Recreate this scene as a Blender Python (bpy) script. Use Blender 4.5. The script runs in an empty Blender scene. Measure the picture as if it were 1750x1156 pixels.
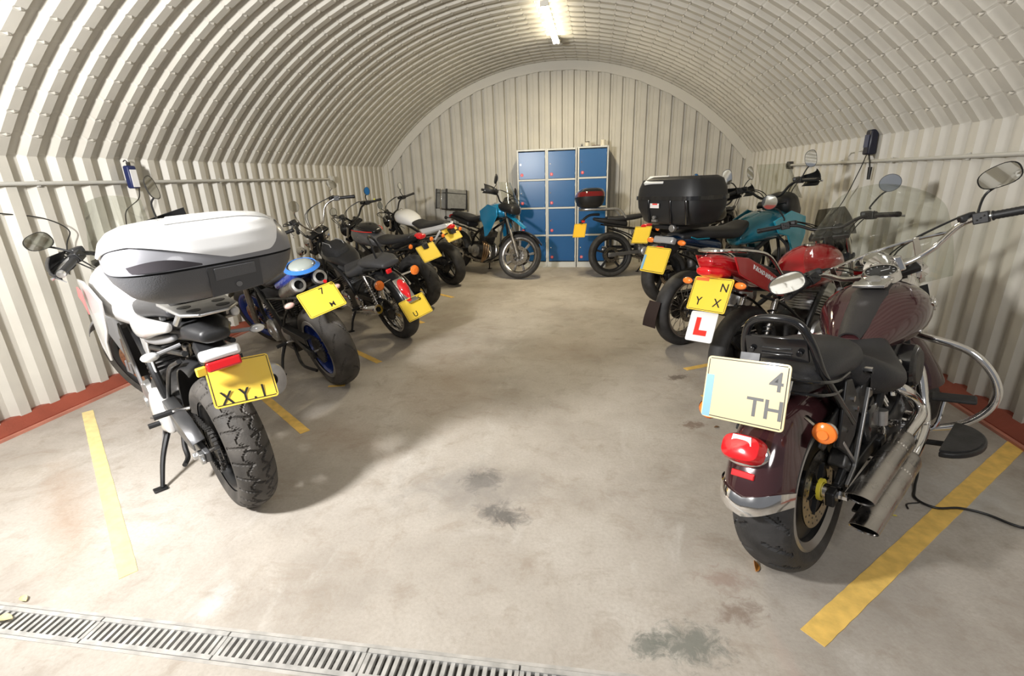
import bpy, bmesh, math, random
from mathutils import Vector, Matrix, Quaternion
random.seed(7)
PI = math.pi
R = math.radians
S = bpy.context.scene
COL = S.collection

# ------------------------------------------------------------------ camera
cam_d = bpy.data.cameras.new('camera')
cam = bpy.data.objects.new('camera', cam_d)
COL.objects.link(cam)
S.camera = cam
PITCH, YAW, ROLL, EYE = 0.3227, 0.17718, -0.03431, 1.45
fw = Vector((-math.sin(YAW)*math.cos(PITCH), math.cos(YAW)*math.cos(PITCH), -math.sin(PITCH)))
rt = Vector((math.cos(YAW), math.sin(YAW), 0))
up = rt.cross(fw)
rt2 = rt*math.cos(ROLL) + up*math.sin(ROLL)
up2 = -rt*math.sin(ROLL) + up*math.cos(ROLL)
cam.matrix_world = Matrix(((rt2.x, up2.x, -fw.x, 0), (rt2.y, up2.y, -fw.y, 0), (rt2.z, up2.z, -fw.z, EYE), (0, 0, 0, 1)))
cam_d.sensor_width = 36
cam_d.lens = 36*823.4/1750
cam_d.clip_start = 0.05

# ------------------------------------------------------------------ view, sky, lights
S.view_settings.view_transform = 'Standard'
S.view_settings.look = 'None'
S.view_settings.exposure = 0.0
S.view_settings.gamma = 1
S.view_settings.use_curve_mapping = False
W = bpy.data.worlds.new('overcast_sky')
S.world = W
W.use_nodes = True
W.node_tree.nodes['Background'].inputs[0].default_value = (0.93, 0.95, 1.0, 1)
W.node_tree.nodes['Background'].inputs[1].default_value = 0.22

def lamp(name, kind, loc, energy, color, target=None, **kw):
    d = bpy.data.lights.new(name, kind)
    d.energy = energy
    d.color = color
    for k, v in kw.items():
        setattr(d, k, v)
    o = bpy.data.objects.new(name, d)
    COL.objects.link(o)
    o.location = loc
    if target is not None:
        o.rotation_euler = (Vector(target) - Vector(loc)).to_track_quat('-Z', 'Y').to_euler()
    return o
# the photographer's lamp on a stand at the left of the open end
lamp('flash_lamp', 'AREA', (-2.15, 0.25, 1.95), 195, (1.0, 0.985, 0.965), (-1.0, 6.0, 1.55), shape='DISK', size=0.35)
# an added soft fill lamp, unseen, right of the camera
lamp('fill_lamp', 'AREA', (1.1, -0.5, 2.3), 34, (1.0, 0.985, 0.965), (-0.6, 6.0, 0.8), shape='DISK', size=0.9)

# ------------------------------------------------------------------ room numbers
XL, XR, YF, YB, ZE = -3.709, 2.368, 0.62, 8.477, 1.697
XC, RAD = -0.670, 3.863
ZC = 3.174 - RAD
# ------------------------------------------------------------------ materials
MATS = {}
def mat(name, col, rough=0.5, metal=0.0, coat=0.0, var=0.0, vscale=8.0, bump=0.0, bscale=60.0, trans=0.0, ior=1.45, emit=None, es=0.0, alpha=1.0, rvar=0.0):
    if name in MATS:
        return MATS[name]
    m = bpy.data.materials.new(name)
    m.use_nodes = True
    nt = m.node_tree
    b = nt.nodes['Principled BSDF']
    b.inputs['Base Color'].default_value = (*col, 1)
    b.inputs['Roughness'].default_value = rough
    b.inputs['Metallic'].default_value = metal
    b.inputs['Coat Weight'].default_value = coat
    b.inputs['Coat Roughness'].default_value = 0.05
    b.inputs['Transmission Weight'].default_value = trans
    b.inputs['IOR'].default_value = ior
    b.inputs['Alpha'].default_value = alpha
    if emit:
        b.inputs['Emission Color'].default_value = (*emit, 1)
        b.inputs['Emission Strength'].default_value = es
    tc = nt.nodes.new('ShaderNodeTexCoord')
    if var or rvar:
        n = nt.nodes.new('ShaderNodeTexNoise')
        n.inputs['Scale'].default_value = vscale
        n.inputs['Detail'].default_value = 6
        nt.links.new(tc.outputs['Object'], n.inputs['Vector'])
        if var:
            r = nt.nodes.new('ShaderNodeValToRGB')
            r.color_ramp.elements[0].position = 0.35
            r.color_ramp.elements[1].position = 0.65
            r.color_ramp.elements[0].color = (*[c*(1-var) for c in col], 1)
            r.color_ramp.elements[1].color = (*[min(1, c*(1+var)) for c in col], 1)
            nt.links.new(n.outputs['Fac'], r.inputs[0])
            nt.links.new(r.outputs[0], b.inputs['Base Color'])
        if rvar:
            mr = nt.nodes.new('ShaderNodeMapRange')
            mr.inputs[1].default_value = 0.3; mr.inputs[2].default_value = 0.7
            mr.inputs[3].default_value = max(0.02, rough-rvar); mr.inputs[4].default_value = min(1, rough+rvar)
            nt.links.new(n.outputs['Fac'], mr.inputs[0])
            nt.links.new(mr.outputs[0], b.inputs['Roughness'])
    if bump:
        n2 = nt.nodes.new('ShaderNodeTexNoise')
        n2.inputs['Scale'].default_value = bscale
        n2.inputs['Detail'].default_value = 4
        nt.links.new(tc.outputs['Object'], n2.inputs['Vector'])
        bp = nt.nodes.new('ShaderNodeBump')
        bp.inputs['Strength'].default_value = bump
        bp.inputs['Distance'].default_value = 0.01
        nt.links.new(n2.outputs['Fac'], bp.inputs['Height'])
        nt.links.new(bp.outputs[0], b.inputs['Normal'])
    MATS[name] = m
    return m

liner = mat('cream_coated_steel', (0.56, 0.535, 0.475), 0.46, 0.0, 0.0, var=0.06, vscale=3, rvar=0.06)
rubber = mat('tyre_rubber', (0.035, 0.034, 0.034), 0.62, var=0.3, vscale=14, bump=0.15, bscale=120)
rubber_d = mat('dusty_tyre_rubber', (0.060, 0.054, 0.048), 0.72, var=0.35, vscale=9, bump=0.15, bscale=120)
blk = mat('black_plastic', (0.016, 0.016, 0.017), 0.42, bump=0.12, bscale=400)
blk_g = mat('black_enamel', (0.010, 0.010, 0.011), 0.16, coat=0.5)
blk_m = mat('black_metal', (0.022, 0.022, 0.023), 0.38, 0.4, rvar=0.1)
vinyl = mat('black_seat_vinyl', (0.022, 0.022, 0.024), 0.45, bump=0.2, bscale=220)
chrome = mat('chrome', (0.78, 0.77, 0.76), 0.09, 1.0, rvar=0.04, vscale=5)
alu = mat('cast_aluminium', (0.50, 0.50, 0.50), 0.36, 0.9, var=0.12, vscale=20)
steel = mat('brushed_steel', (0.44, 0.42, 0.40), 0.28, 1.0, var=0.1, vscale=10, rvar=0.1)
darkst = mat('dark_engine_metal', (0.085, 0.082, 0.080), 0.42, 0.75, var=0.25, vscale=20)
disc_m = mat('brake_disc_steel', (0.42, 0.38, 0.32), 0.25, 1.0, var=0.15, vscale=30)
amber = mat('amber_lens', (0.92, 0.22, 0.03), 0.18, coat=0.6)
redlens = mat('red_lens', (0.62, 0.012, 0.016), 0.14, coat=0.8)
clear = mat('clear_lens', (0.75, 0.76, 0.77), 0.12, 0.3, coat=0.8)
yel = mat('yellow_plate', (0.86, 0.60, 0.055), 0.35, coat=0.3)
ink = mat('black_ink', (0.012, 0.012, 0.012), 0.5)
white = mat('white_paint', (0.80, 0.80, 0.80), 0.3, coat=0.4)
redink = mat('red_ink', (0.75, 0.03, 0.02), 0.4)
mirr = mat('mirror_glass', (0.86, 0.88, 0.88), 0.03, 1.0)
darkhole = mat('recess_black', (0.006, 0.006, 0.006), 0.9)  # near-black colour standing in for the shade inside pipe ends; also the box seal
def glass_mat(name, col, rough=0.02, a=0.22):
    if name in MATS: return MATS[name]
    m = bpy.data.materials.new(name); m.use_nodes = True
    nt = m.node_tree; nt.nodes.clear()
    out = nt.nodes.new('ShaderNodeOutputMaterial')
    t = nt.nodes.new('ShaderNodeBsdfTransparent'); t.inputs[0].default_value = (*col, 1)
    g = nt.nodes.new('ShaderNodeBsdfGlossy'); g.inputs['Roughness'].default_value = rough; g.inputs[0].default_value = (0.9, 0.9, 0.9, 1)
    lw = nt.nodes.new('ShaderNodeLayerWeight'); lw.inputs[0].default_value = 0.5
    pw = nt.nodes.new('ShaderNodeMath'); pw.operation = 'POWER'; pw.inputs[1].default_value = 3.5; nt.links.new(lw.outputs['Facing'], pw.inputs[0])
    fr = nt.nodes.new('ShaderNodeMath'); fr.operation = 'MULTIPLY_ADD'; fr.inputs[1].default_value = 0.6; fr.inputs[2].default_value = 0.04; nt.links.new(pw.outputs[0], fr.inputs[0])
    mx = nt.nodes.new('ShaderNodeMixShader')
    nt.links.new(fr.outputs[0], mx.inputs[0]); nt.links.new(t.outputs[0], mx.inputs[1]); nt.links.new(g.outputs[0], mx.inputs[2])
    nt.links.new(mx.outputs[0], out.inputs[0])
    MATS[name] = m
    return m
screen = glass_mat('clear_screen', (0.90, 0.91, 0.88))
screen_d = glass_mat('smoked_screen', (0.45, 0.45, 0.44))

# ------------------------------------------------------------------ mesh helper
def cat(pts, k=6, closed=False):
    P = [Vector(p) for p in pts]
    if len(P) < 3: return P
    out = []
    n = len(P)
    rng = range(n if closed else n-1)
    for i in rng:
        p0 = P[(i-1) % n] if (closed or i > 0) else P[0]*2-P[1]
        p1 = P[i]; p2 = P[(i+1) % n]
        p3 = P[(i+2) % n] if (closed or i+2 < n) else P[-1]*2-P[-2]
        for j in range(k):
            t = j/k
            out.append(0.5*((2*p1)+(p2-p0)*t+(2*p0-5*p1+4*p2-p3)*t*t+(3*p1-p0-3*p2+p3)*t**3))
    if not closed: out.append(P[-1])
    return out

class G:
    def __init__(s, xf=None):
        s.v = []; s.f = []; s.mi = []; s.xf = xf; s.cur = 0
    def add(s, vs, fs):
        b = len(s.v)
        s.v += [Vector(v) for v in vs]
        s.f += [tuple(i+b for i in f) for f in fs]
        s.mi += [s.cur]*len(fs)
        return s
    def box(s, c, d, rot=None, taper=1.0):
        x, y, z = d[0]/2, d[1]/2, d[2]/2
        vs = [Vector((sx*x*(taper if sz > 0 else 1), sy*y*(taper if sz > 0 else 1), sz*z)) for sz in (-1, 1) for sy in (-1, 1) for sx in (-1, 1)]
        if rot is not None:
            from mathutils import Euler
            m = rot if isinstance(rot, Matrix) else Euler([R(a) for a in rot]).to_matrix()
            vs = [m @ v for v in vs]
        vs = [v + Vector(c) for v in vs]
        return s.add(vs, [(0, 2, 3, 1), (4, 5, 7, 6), (0, 1, 5, 4), (2, 6, 7, 3), (0, 4, 6, 2), (1, 3, 7, 5)])
    def bar(s, p0, p1, w, h, upv=(0, 0, 1)):
        p0, p1 = Vector(p0), Vector(p1)
        d = (p1-p0); L = d.length; d.normalize()
        a = Vector(upv).cross(d)
        if a.length < 1e-4: a = Vector((0, 1, 0)).cross(d)
        a.normalize(); b = d.cross(a)
        m = Matrix((d, a, b)).transposed()
        return s.box((p0+p1)/2, (L, w, h), m)
    def tube(s, pts, r, n=10, smooth=0, closed=False, caps=True):
        P = cat(pts, smooth, closed) if smooth else [Vector(p) for p in pts]
        m = len(P)
        rr = r if isinstance(r, (list, tuple)) else [r]*m
        if len(rr) != m:
            q = rr; rr = []
            for i in range(m):
                t = i/(m-1)*(len(q)-1); k = min(int(t), len(q)-2); rr.append(q[k]+(q[k+1]-q[k])*(t-k))
        tan = []
        for i in range(m):
            a = P[(i-1) % m] if (closed or i > 0) else P[i]
            b = P[(i+1) % m] if (closed or i < m-1) else P[i]
            d = b-a
            tan.append(d.normalized() if d.length > 1e-9 else Vector((1, 0, 0)))
        u = tan[0].orthogonal().normalized()
        vs = []
        for i in range(m):
            u = (u - tan[i]*u.dot(tan[i]))
            u = u.normalized() if u.length > 1e-6 else tan[i].orthogonal().normalized()
            w = tan[i].cross(u)
            for j in range(n):
                a = 2*PI*j/n
                vs.append(P[i] + (u*math.cos(a)+w*math.sin(a))*rr[i])
        fs = []
        for i in range(m if closed else m-1):
            for j in range(n):
                a = i*n+j; b = i*n+(j+1) % n; i2 = (i+1) % m
                fs.append((a, b, i2*n+(j+1) % n, i2*n+j))
        if caps and not closed:
            fs.append(tuple(range(n))[::-1]); fs.append(tuple((m-1)*n+j for j in range(n)))
        return s.add(vs, fs)
    def lathe(s, prof, c, ax, n=32, a0=0.0, a1=2*PI, ref=None):
        # prof: list of (distance along the axis, radius)
        ax = Vector(ax).normalized(); c = Vector(c)
        u = Vector(ref) if ref is not None else ax.orthogonal()
        u = (u-ax*u.dot(ax)).normalized(); w = ax.cross(u)
        full = abs(a1-a0-2*PI) < 1e-6
        m = n if full else n+1
        vs = []
        for j in range(m):
            a = a0+(a1-a0)*j/n
            d = u*math.cos(a)+w*math.sin(a)
            for (h, r) in prof:
                vs.append(c+ax*h+d*max(r, 1e-5))
        k = len(prof); fs = []
        for j in range(n):
            j2 = (j+1) % m
            for i in range(k-1):
                fs.append((j*k+i, j*k+i+1, j2*k+i+1, j2*k+i))
        return s.add(vs, fs)
    def cyl(s, p0, p1, r0, r1=None, n=16):
        p0, p1 = Vector(p0), Vector(p1)
        r1 = r0 if r1 is None else r1
        L = (p1-p0).length
        return s.lathe([(0, 0), (0, r0), (L, r1), (L, 0)], p0, p1-p0, n)
    def ell(s, c, r, n=16, m=10, rot=None):
        vs = []; fs = []
        for i in range(m+1):
            t = PI*i/m
            for j in range(n):
                a = 2*PI*j/n
                v = Vector((r[0]*math.sin(t)*math.cos(a), r[1]*math.sin(t)*math.sin(a), r[2]*math.cos(t)))
                if rot is not None: v = rot @ v
                vs.append(v+Vector(c))
        for i in range(m):
            for j in range(n):
                fs.append((i*n+j, (i+1)*n+j, (i+1)*n+(j+1) % n, i*n+(j+1) % n))
        return s.add(vs, fs)
    def loft(s, secs, n=24, e=2.4, k=4, et=None, round_ends=True):
        # secs: (x, z, half width, half height[, y]) along x, superellipse rings
        Q = []
        for q in secs: Q.append(tuple(q)+(0.0,)*(5-len(q)))
        P = cat([(q[0], q[1], q[4]) for q in Q], k); D = cat([(q[2], q[3], 0) for q in Q], k)
        if round_ends:
            def endr(P, D, side):
                o = []; i = 0 if side < 0 else -1
                d = (P[0]-P[1] if side < 0 else P[-1]-P[-2]).normalized()
                rr = min(D[i].x, D[i].y)
                for t in (0.3, 0.6, 0.85, 0.98, 1.0):
                    f = math.sqrt(max(0, 1-t*t))
                    o.append((P[i]+d*rr*t*0.6, Vector((D[i].x-rr*(1-f)*0.8, D[i].y-rr*(1-f)*0.8, 0)) if t < 1 else Vector((D[i].x*0.1, D[i].y*0.1, 0))))
                return o
            a = endr(P, D, -1)[::-1]; b = endr(P, D, 1)
            P = [q[0] for q in a]+P+[q[0] for q in b]; D = [q[1] for q in a]+D+[q[1] for q in b]
        vs = []
        for p, d in zip(P, D):
            for j in range(n):
                a = 2*PI*j/n
                ca, sa = math.cos(a), math.sin(a)
                ee = et if (et and sa > 0) else e
                f = (abs(ca)**ee+abs(sa)**ee)**(-1/ee)
                vs.append(Vector((p.x, p.z+ca*f*max(d.x, 1e-4), p.y+sa*f*max(d.y, 1e-4))))
        m = len(P); fs = []
        for i in range(m-1):
            for j in range(n):
                fs.append((i*n+j, i*n+(j+1) % n, (i+1)*n+(j+1) % n, (i+1)*n+j))
        fs.append(tuple(range(n))[::-1]); fs.append(tuple((m-1)*n+j for j in range(n)))
        return s.add(vs, fs)
    def poly(s, pts, off, closed=True):
        # a flat outline extruded by the vector off
        n = len(pts); off = Vector(off); p = [Vector(q) for q in pts]
        vs = p+[q+off for q in p]
        fs = [tuple(range(n))[::-1], tuple(range(n, 2*n))]
        fs += [(i, (i+1) % n, n+(i+1) % n, n+i) for i in range(n)]
        return s.add(vs, fs)
    def grid(s, fn, nu, nv, thick=None, cu=False):
        # fn(u, v) -> point, thick gives a second skin along the third return
        vs = [Vector(fn(i/nu, j/nv)) for i in range(nu+1) for j in range(nv+1)]
        fs = [(i*(nv+1)+j, i*(nv+1)+j+1, (i+1)*(nv+1)+j+1, (i+1)*(nv+1)+j) for i in range(nu) for j in range(nv)]
        return s.add(vs, fs)
    def sheet(s, fn, nu, nv, t):
        # a grid with thickness t along its normals, closed round the rim
        N = (nu+1)*(nv+1)
        g = [[Vector(fn(i/nu, j/nv)) for j in range(nv+1)] for i in range(nu+1)]
        top = []; bot = []
        for i in range(nu+1):
            for j in range(nv+1):
                du = g[min(i+1, nu)][j]-g[max(i-1, 0)][j]; dv = g[i][min(j+1, nv)]-g[i][max(j-1, 0)]
                nn = du.cross(dv)
                nn = nn.normalized() if nn.length > 1e-9 else Vector((0, 0, 1))
                top.append(g[i][j]+nn*t/2); bot.append(g[i][j]-nn*t/2)
        q = lambda i, j: i*(nv+1)+j
        fs = []
        for i in range(nu):
            for j in range(nv):
                fs.append((q(i, j), q(i+1, j), q(i+1, j+1), q(i, j+1)))
                fs.append((N+q(i, j), N+q(i, j+1), N+q(i+1, j+1), N+q(i+1, j)))
        for i in range(nu):
            fs.append((q(i, 0), N+q(i, 0), N+q(i+1, 0), q(i+1, 0)))
            fs.append((q(i, nv), q(i+1, nv), N+q(i+1, nv), N+q(i, nv)))
        for j in range(nv):
            fs.append((q(0, j), q(0, j+1), N+q(0, j+1), N+q(0, j)))
            fs.append((q(nu, j), N+q(nu, j), N+q(nu, j+1), q(nu, j+1)))
        return s.add(top+bot, fs)
    def text(s, string, size, loc, xdir, ydir, depth=0.001, align='CENTER', font=None):
        cu = bpy.data.curves.new('t', 'FONT'); cu.body = string; cu.size = size
        cu.align_x = align; cu.align_y = 'CENTER'; cu.extrude = depth; cu.resolution_u = 3
        cu.offset = size*0.012
        o = bpy.data.objects.new('t', cu); COL.objects.link(o)
        dg = bpy.context.evaluated_depsgraph_get()
        me = bpy.data.meshes.new_from_object(o.evaluated_get(dg))
        xd = Vector(xdir).normalized(); yd = Vector(ydir).normalized(); zd = xd.cross(yd)
        m = Matrix((xd, yd, zd)).transposed()
        s.add([m @ v.co+Vector(loc) for v in me.vertices], [tuple(p.vertices) for p in me.polygons])
        bpy.data.objects.remove(o); bpy.data.curves.remove(cu); bpy.data.meshes.remove(me)
        return s
    def build(s, name, m, parent=None, smooth=35, bevel=0.0, sub=0, label=None, segs=2):
        me = bpy.data.meshes.new(name)
        vs = [s.xf @ v for v in s.v] if s.xf is not None else s.v
        me.from_pydata([tuple(v) for v in vs], [], s.f)
        ml = m if isinstance(m, (list, tuple)) else [m]
        for q in ml: me.materials.append(q)
        if len(ml) > 1:
            for p, i in zip(me.polygons, s.mi): p.material_index = i
        bm = bmesh.new(); bm.from_mesh(me)
        bmesh.ops.remove_doubles(bm, verts=bm.verts, dist=1e-6)
        bmesh.ops.recalc_face_normals(bm, faces=bm.faces)
        bm.to_mesh(me); bm.free()
        if smooth:
            for p in me.polygons: p.use_smooth = True
            me.set_sharp_from_angle(angle=R(smooth))
        o = bpy.data.objects.new(name, me)
        COL.objects.link(o)
        if parent is not None: o.parent = parent
        if bevel:
            b = o.modifiers.new('bevel', 'BEVEL'); b.width = bevel; b.segments = segs; b.limit_method = 'ANGLE'; b.angle_limit = R(40)
        if sub:
            b = o.modifiers.new('sub', 'SUBSURF'); b.levels = sub; b.render_levels = sub
        if label: o['label'] = label
        return o

def tag(o, label, catg, group=None):
    o['label'] = label; o['category'] = catg
    if group: o['group'] = group
    return o
def struct(o, kind='structure', label=None):
    o['kind'] = kind
    if label: o['label'] = label
    return o
def thing(name, label, catg, loc=(0, 0, 0), rot=(0, 0, 0), group=None):
    o = bpy.data.objects.new(name, None); COL.objects.link(o)
    o.empty_display_size = 0.2
    o.location = loc; o.rotation_euler = rot
    return tag(o, label, catg, group)
# ------------------------------------------------------------------ floor
def concrete():
    m = bpy.data.materials.new('stained_concrete'); m.use_nodes = True
    nt = m.node_tree; N = nt.nodes; L = nt.links; b = N['Principled BSDF']
    tc = N.new('ShaderNodeTexCoord')
    def noise(sc, det=8, rough=0.6, stretch=None, dist=0.0):
        n = N.new('ShaderNodeTexNoise'); n.inputs['Scale'].default_value = sc; n.inputs['Detail'].default_value = det
        n.inputs['Roughness'].default_value = rough; n.inputs['Distortion'].default_value = dist
        if stretch:
            mp = N.new('ShaderNodeMapping'); mp.inputs['Scale'].default_value = stretch; mp.inputs['Rotation'].default_value = (0, 0, R(35))
            L.new(tc.outputs['Object'], mp.inputs[0]); L.new(mp.outputs[0], n.inputs['Vector'])
        else: L.new(tc.outputs['Object'], n.inputs['Vector'])
        return n.outputs['Fac']
    def ramp(fac, stops):
        r = N.new('ShaderNodeValToRGB')
        while len(r.color_ramp.elements) < len(stops): r.color_ramp.elements.new(0.5)
        for e, (p, c) in zip(r.color_ramp.elements, stops): e.position = p; e.color = (*c, 1) if len(c) == 3 else c
        L.new(fac, r.inputs[0]); return r.outputs[0]
    def mix(a, c, fac, mode='MIX', f=1.0):
        x = N.new('ShaderNodeMix'); x.data_type = 'RGBA'; x.blend_type = mode
        if isinstance(fac, float): x.inputs[0].default_value = fac
        else:
            mm = N.new('ShaderNodeMath'); mm.operation = 'MULTIPLY'; mm.inputs[1].default_value = f
            L.new(fac, mm.inputs[0]); L.new(mm.outputs[0], x.inputs[0])
        L.new(a, x.inputs[6])
        if isinstance(c, tuple): x.inputs[7].default_value = (*c, 1)
        else: L.new(c, x.inputs[7])
        return x.outputs[2]
    base = ramp(noise(1.1, 10, 0.62), [(0.32, (0.33, 0.295, 0.255)), (0.5, (0.46, 0.42, 0.37)), (0.68, (0.55, 0.515, 0.465))])
    w = lambda v: (v, v, v)
    c = mix(base, (0.25, 0.185, 0.13), ramp(noise(2.3, 9, 0.7, (1, 2.4, 1), 0.6), [(0.56, w(0)), (0.75, w(1))]), f=0.55)
    c = mix(c, (0.66, 0.64, 0.60), ramp(noise(1.7, 9, 0.65, (2, 1, 1), 1.2), [(0.57, w(0)), (0.78, w(1))]), f=0.5)
    c = mix(c, (0.28, 0.225, 0.17), ramp(noise(6.5, 10, 0.72, None, 0.5), [(0.52, w(0)), (0.68, w(1))]), f=0.5)
    c = mix(c, (0.12, 0.10, 0.085), ramp(noise(22, 5, 0.7), [(0.66, w(0)), (0.74, w(1))]), f=0.45)
    c = mix(c, (0.30, 0.25, 0.21), ramp(noise(75, 3, 0.6), [(0.4, w(0)), (0.7, w(1))]), f=0.3)
    # stains with a place and shape of their own
    geo = N.new('ShaderNodeNewGeometry')
    def blob(cx, cy, rx, ry, ang, col, f, wob=0.5, sc=9, soft=0.5):
        nonlocal c
        mp = N.new('ShaderNodeMapping'); mp.vector_type = 'TEXTURE'
        mp.inputs['Location'].default_value = (cx, cy, 0); mp.inputs['Rotation'].default_value = (0, 0, R(ang)); mp.inputs['Scale'].default_value = (rx, ry, 1)
        L.new(geo.outputs['Position'], mp.inputs[0])
        ln = N.new('ShaderNodeVectorMath'); ln.operation = 'LENGTH'; L.new(mp.outputs[0], ln.inputs[0])
        n = N.new('ShaderNodeTexNoise'); n.inputs['Scale'].default_value = sc; n.inputs['Detail'].default_value = 9; n.inputs['Roughness'].default_value = 0.75
        n.inputs['Distortion'].default_value = 0.8
        L.new(geo.outputs['Position'], n.inputs['Vector'])
        a = N.new('ShaderNodeMath'); a.operation = 'MULTIPLY_ADD'; a.inputs[1].default_value = 3.2*wob; a.inputs[2].default_value = -1.6*wob
        L.new(n.outputs['Fac'], a.inputs[0])
        s_ = N.new('ShaderNodeMath'); s_.operation = 'SUBTRACT'; s_.inputs[0].default_value = 1.0; L.new(ln.outputs['Value'], s_.inputs[1])
        t = N.new('ShaderNodeMath'); t.operation = 'ADD'; L.new(s_.outputs[0], t.inputs[0]); L.new(a.outputs[0], t.inputs[1])
        q = N.new('ShaderNodeMapRange'); q.inputs[1].default_value = 0.0; q.inputs[2].default_value = soft; q.inputs[3].default_value = 0; q.inputs[4].default_value = f
        L.new(t.outputs[0], q.inputs[0])
        x = N.new('ShaderNodeMix'); x.data_type = 'RGBA'; L.new(q.outputs[0], x.inputs[0]); L.new(c, x.inputs[6]); x.inputs[7].default_value = (*col, 1)
        c = x.outputs[2]
    STAINS(blob)
    L.new(c, b.inputs['Base Color'])
    mr = N.new('ShaderNodeMapRange'); mr.inputs[3].default_value = 0.5; mr.inputs[4].default_value = 0.8
    L.new(noise(3, 6), mr.inputs[0]); L.new(mr.outputs[0], b.inputs['Roughness'])
    bp = N.new('ShaderNodeBump'); bp.inputs['Strength'].default_value = 0.25; bp.inputs['Distance'].default_value = 0.01
    L.new(noise(45, 8, 0.7), bp.inputs['Height']); L.new(bp.outputs[0], b.inputs['Normal'])
    return m
def STAINS(blob):
    blob(-0.55, 2.02, 0.12, 0.10, 20, (0.09, 0.085, 0.08), 0.85, 0.9, 14, 0.6)
    blob(-0.40, 1.78, 0.15, 0.09, -10, (0.10, 0.095, 0.09), 0.85, 0.9, 14, 0.7)
    blob(-0.6, 1.95, 0.42, 0.26, 0, (0.27, 0.25, 0.23), 0.6, 0.8, 6, 0.9)
    blob(0.33, 1.235, 0.13, 0.09, 10, (0.15, 0.16, 0.14), 0.8, 1.1, 18, 0.7)
    blob(0.20, 1.215, 0.08, 0.05, 40, (0.15, 0.16, 0.14), 0.8, 1.0, 20, 0.6)
    blob(0.52, 1.38, 0.10, 0.06, 20, (0.16, 0.10, 0.07), 0.6, 1.0, 22, 0.8)
    blob(0.50, 1.52, 0.12, 0.07, 0, (0.28, 0.19, 0.15), 0.6, 1.0, 22, 0.9)
    blob(-2.5, 1.55, 0.75, 0.13, -35, (0.33, 0.21, 0.13), 0.65, 0.7, 5, 1.2)
    blob(-1.5, 2.35, 0.55, 0.22, -20, (0.30, 0.22, 0.16), 0.6, 0.7, 5, 1.2)
    blob(-1.1, 3.2, 0.5, 0.9, 15, (0.30, 0.22, 0.15), 0.55, 0.7, 3, 1.2)
    blob(-1.6, 4.9, 0.8, 1.7, 0, (0.22, 0.175, 0.13), 0.65, 0.6, 2, 1.6)
    blob(-0.2, 4.0, 0.5, 0.5, 0, (0.33, 0.25, 0.18), 0.45, 0.7, 4, 1.2)
    blob(0.4, 6.6, 1.6, 1.2, 0, (0.26, 0.21, 0.155), 0.45, 0.5, 2, 1.6)
    blob(0.62, 3.45, 0.10, 0.05, 30, (0.10, 0.075, 0.06), 0.8, 1.1, 25, 0.6)
    blob(0.60, 2.72, 0.08, 0.05, 0, (0.16, 0.10, 0.07), 0.7, 1.1, 25, 0.6)
    blob(1.55, 1.55, 0.5, 0.16, 40, (0.30, 0.26, 0.22), 0.5, 0.9, 8, 1.0)
    blob(1.75, 2.2, 0.35, 0.3, 0, (0.60, 0.60, 0.58), 0.5, 0.9, 8, 1.0)
    blob(-1.36, 1.16, 0.07, 0.10, 0, (0.56, 0.60, 0.60), 0.6, 0.9, 14, 0.9)
    blob(0.62, 1.17, 0.04, 0.22, 10, (0.46, 0.38, 0.33), 0.7, 0.5, 14, 0.9)
conc = concrete()
DR0, DR1, DS = 0.957, 1.086, 0.022      # drain front edge, back edge, slope along x
dl = lambda x, y0: y0+DS*(x+0.8)
def slab(name, pts, mt, z0=-0.14, z1=0.0):
    return struct(G().poly([(x, y, z0) for x, y in pts], (0, 0, z1-z0)).build(name, mt, smooth=0))
slab('floor', [(XL-0.1, dl(XL, DR1)), (XR+0.1, dl(XR, DR1)), (XR+0.1, YB+0.1), (XL-0.1, YB+0.1)], conc)
slab('floor_apron', [(-6, -3), (6, -3), (6, dl(6, DR0)), (-6, dl(-6, DR0))], conc)
drc = mat('drain_concrete', (0.44, 0.42, 0.39), 0.65, 0.0, var=0.18, vscale=14, bump=0.2)
galv = mat('galvanised_grate', (0.47, 0.46, 0.44), 0.5, 0.25, var=0.2, vscale=18, bump=0.1)
# trough and its metal grates
t_ = G()
for y0, y1 in ((DR0, DR0+0.012), (DR1-0.012, DR1)):
    t_.poly([(XL-0.1, dl(XL, y0), -0.13), (XR+0.1, dl(XR, y0), -0.13), (XR+0.1, dl(XR, y1), -0.13), (XL-0.1, dl(XL, y1), -0.13)], (0, 0, 0.13))
t_.poly([(XL-0.1, dl(XL, DR0), -0.16), (XR+0.1, dl(XR, DR0), -0.16), (XR+0.1, dl(XR, DR1), -0.16), (XL-0.1, dl(XL, DR1), -0.16)], (0, 0, 0.03))
struct(t_.build('trim_1', drc, smooth=0))
gw = (DR1-DR0)-0.028
x = -2.70
GL = 0.50
idx = 0
while x < 0.6:
    g = thing('drain_grate', '', 'drain grate', (x, dl(x, (DR0+DR1)/2), 0.0), (0, 0, math.atan(DS)))
    f = G()
    L_ = GL-0.006
    f.box((L_/2, gw/2-0.008, -0.008), (L_, 0.016, 0.018)); f.box((L_/2, -gw/2+0.008, -0.008), (L_, 0.016, 0.018))
    nslot = 19; step = L_/nslot
    for i in range(nslot+1):
        f.box((min(max(i*step, 0.005), L_-0.005), 0, -0.009), (step*0.52, gw-0.03, 0.014))
    f.build('frame', galv, g, smooth=0)
    g['_i'] = idx; idx += 1
    x += GL
GR = [o for o in S.objects if o.name.startswith('drain_grate')]
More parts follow.
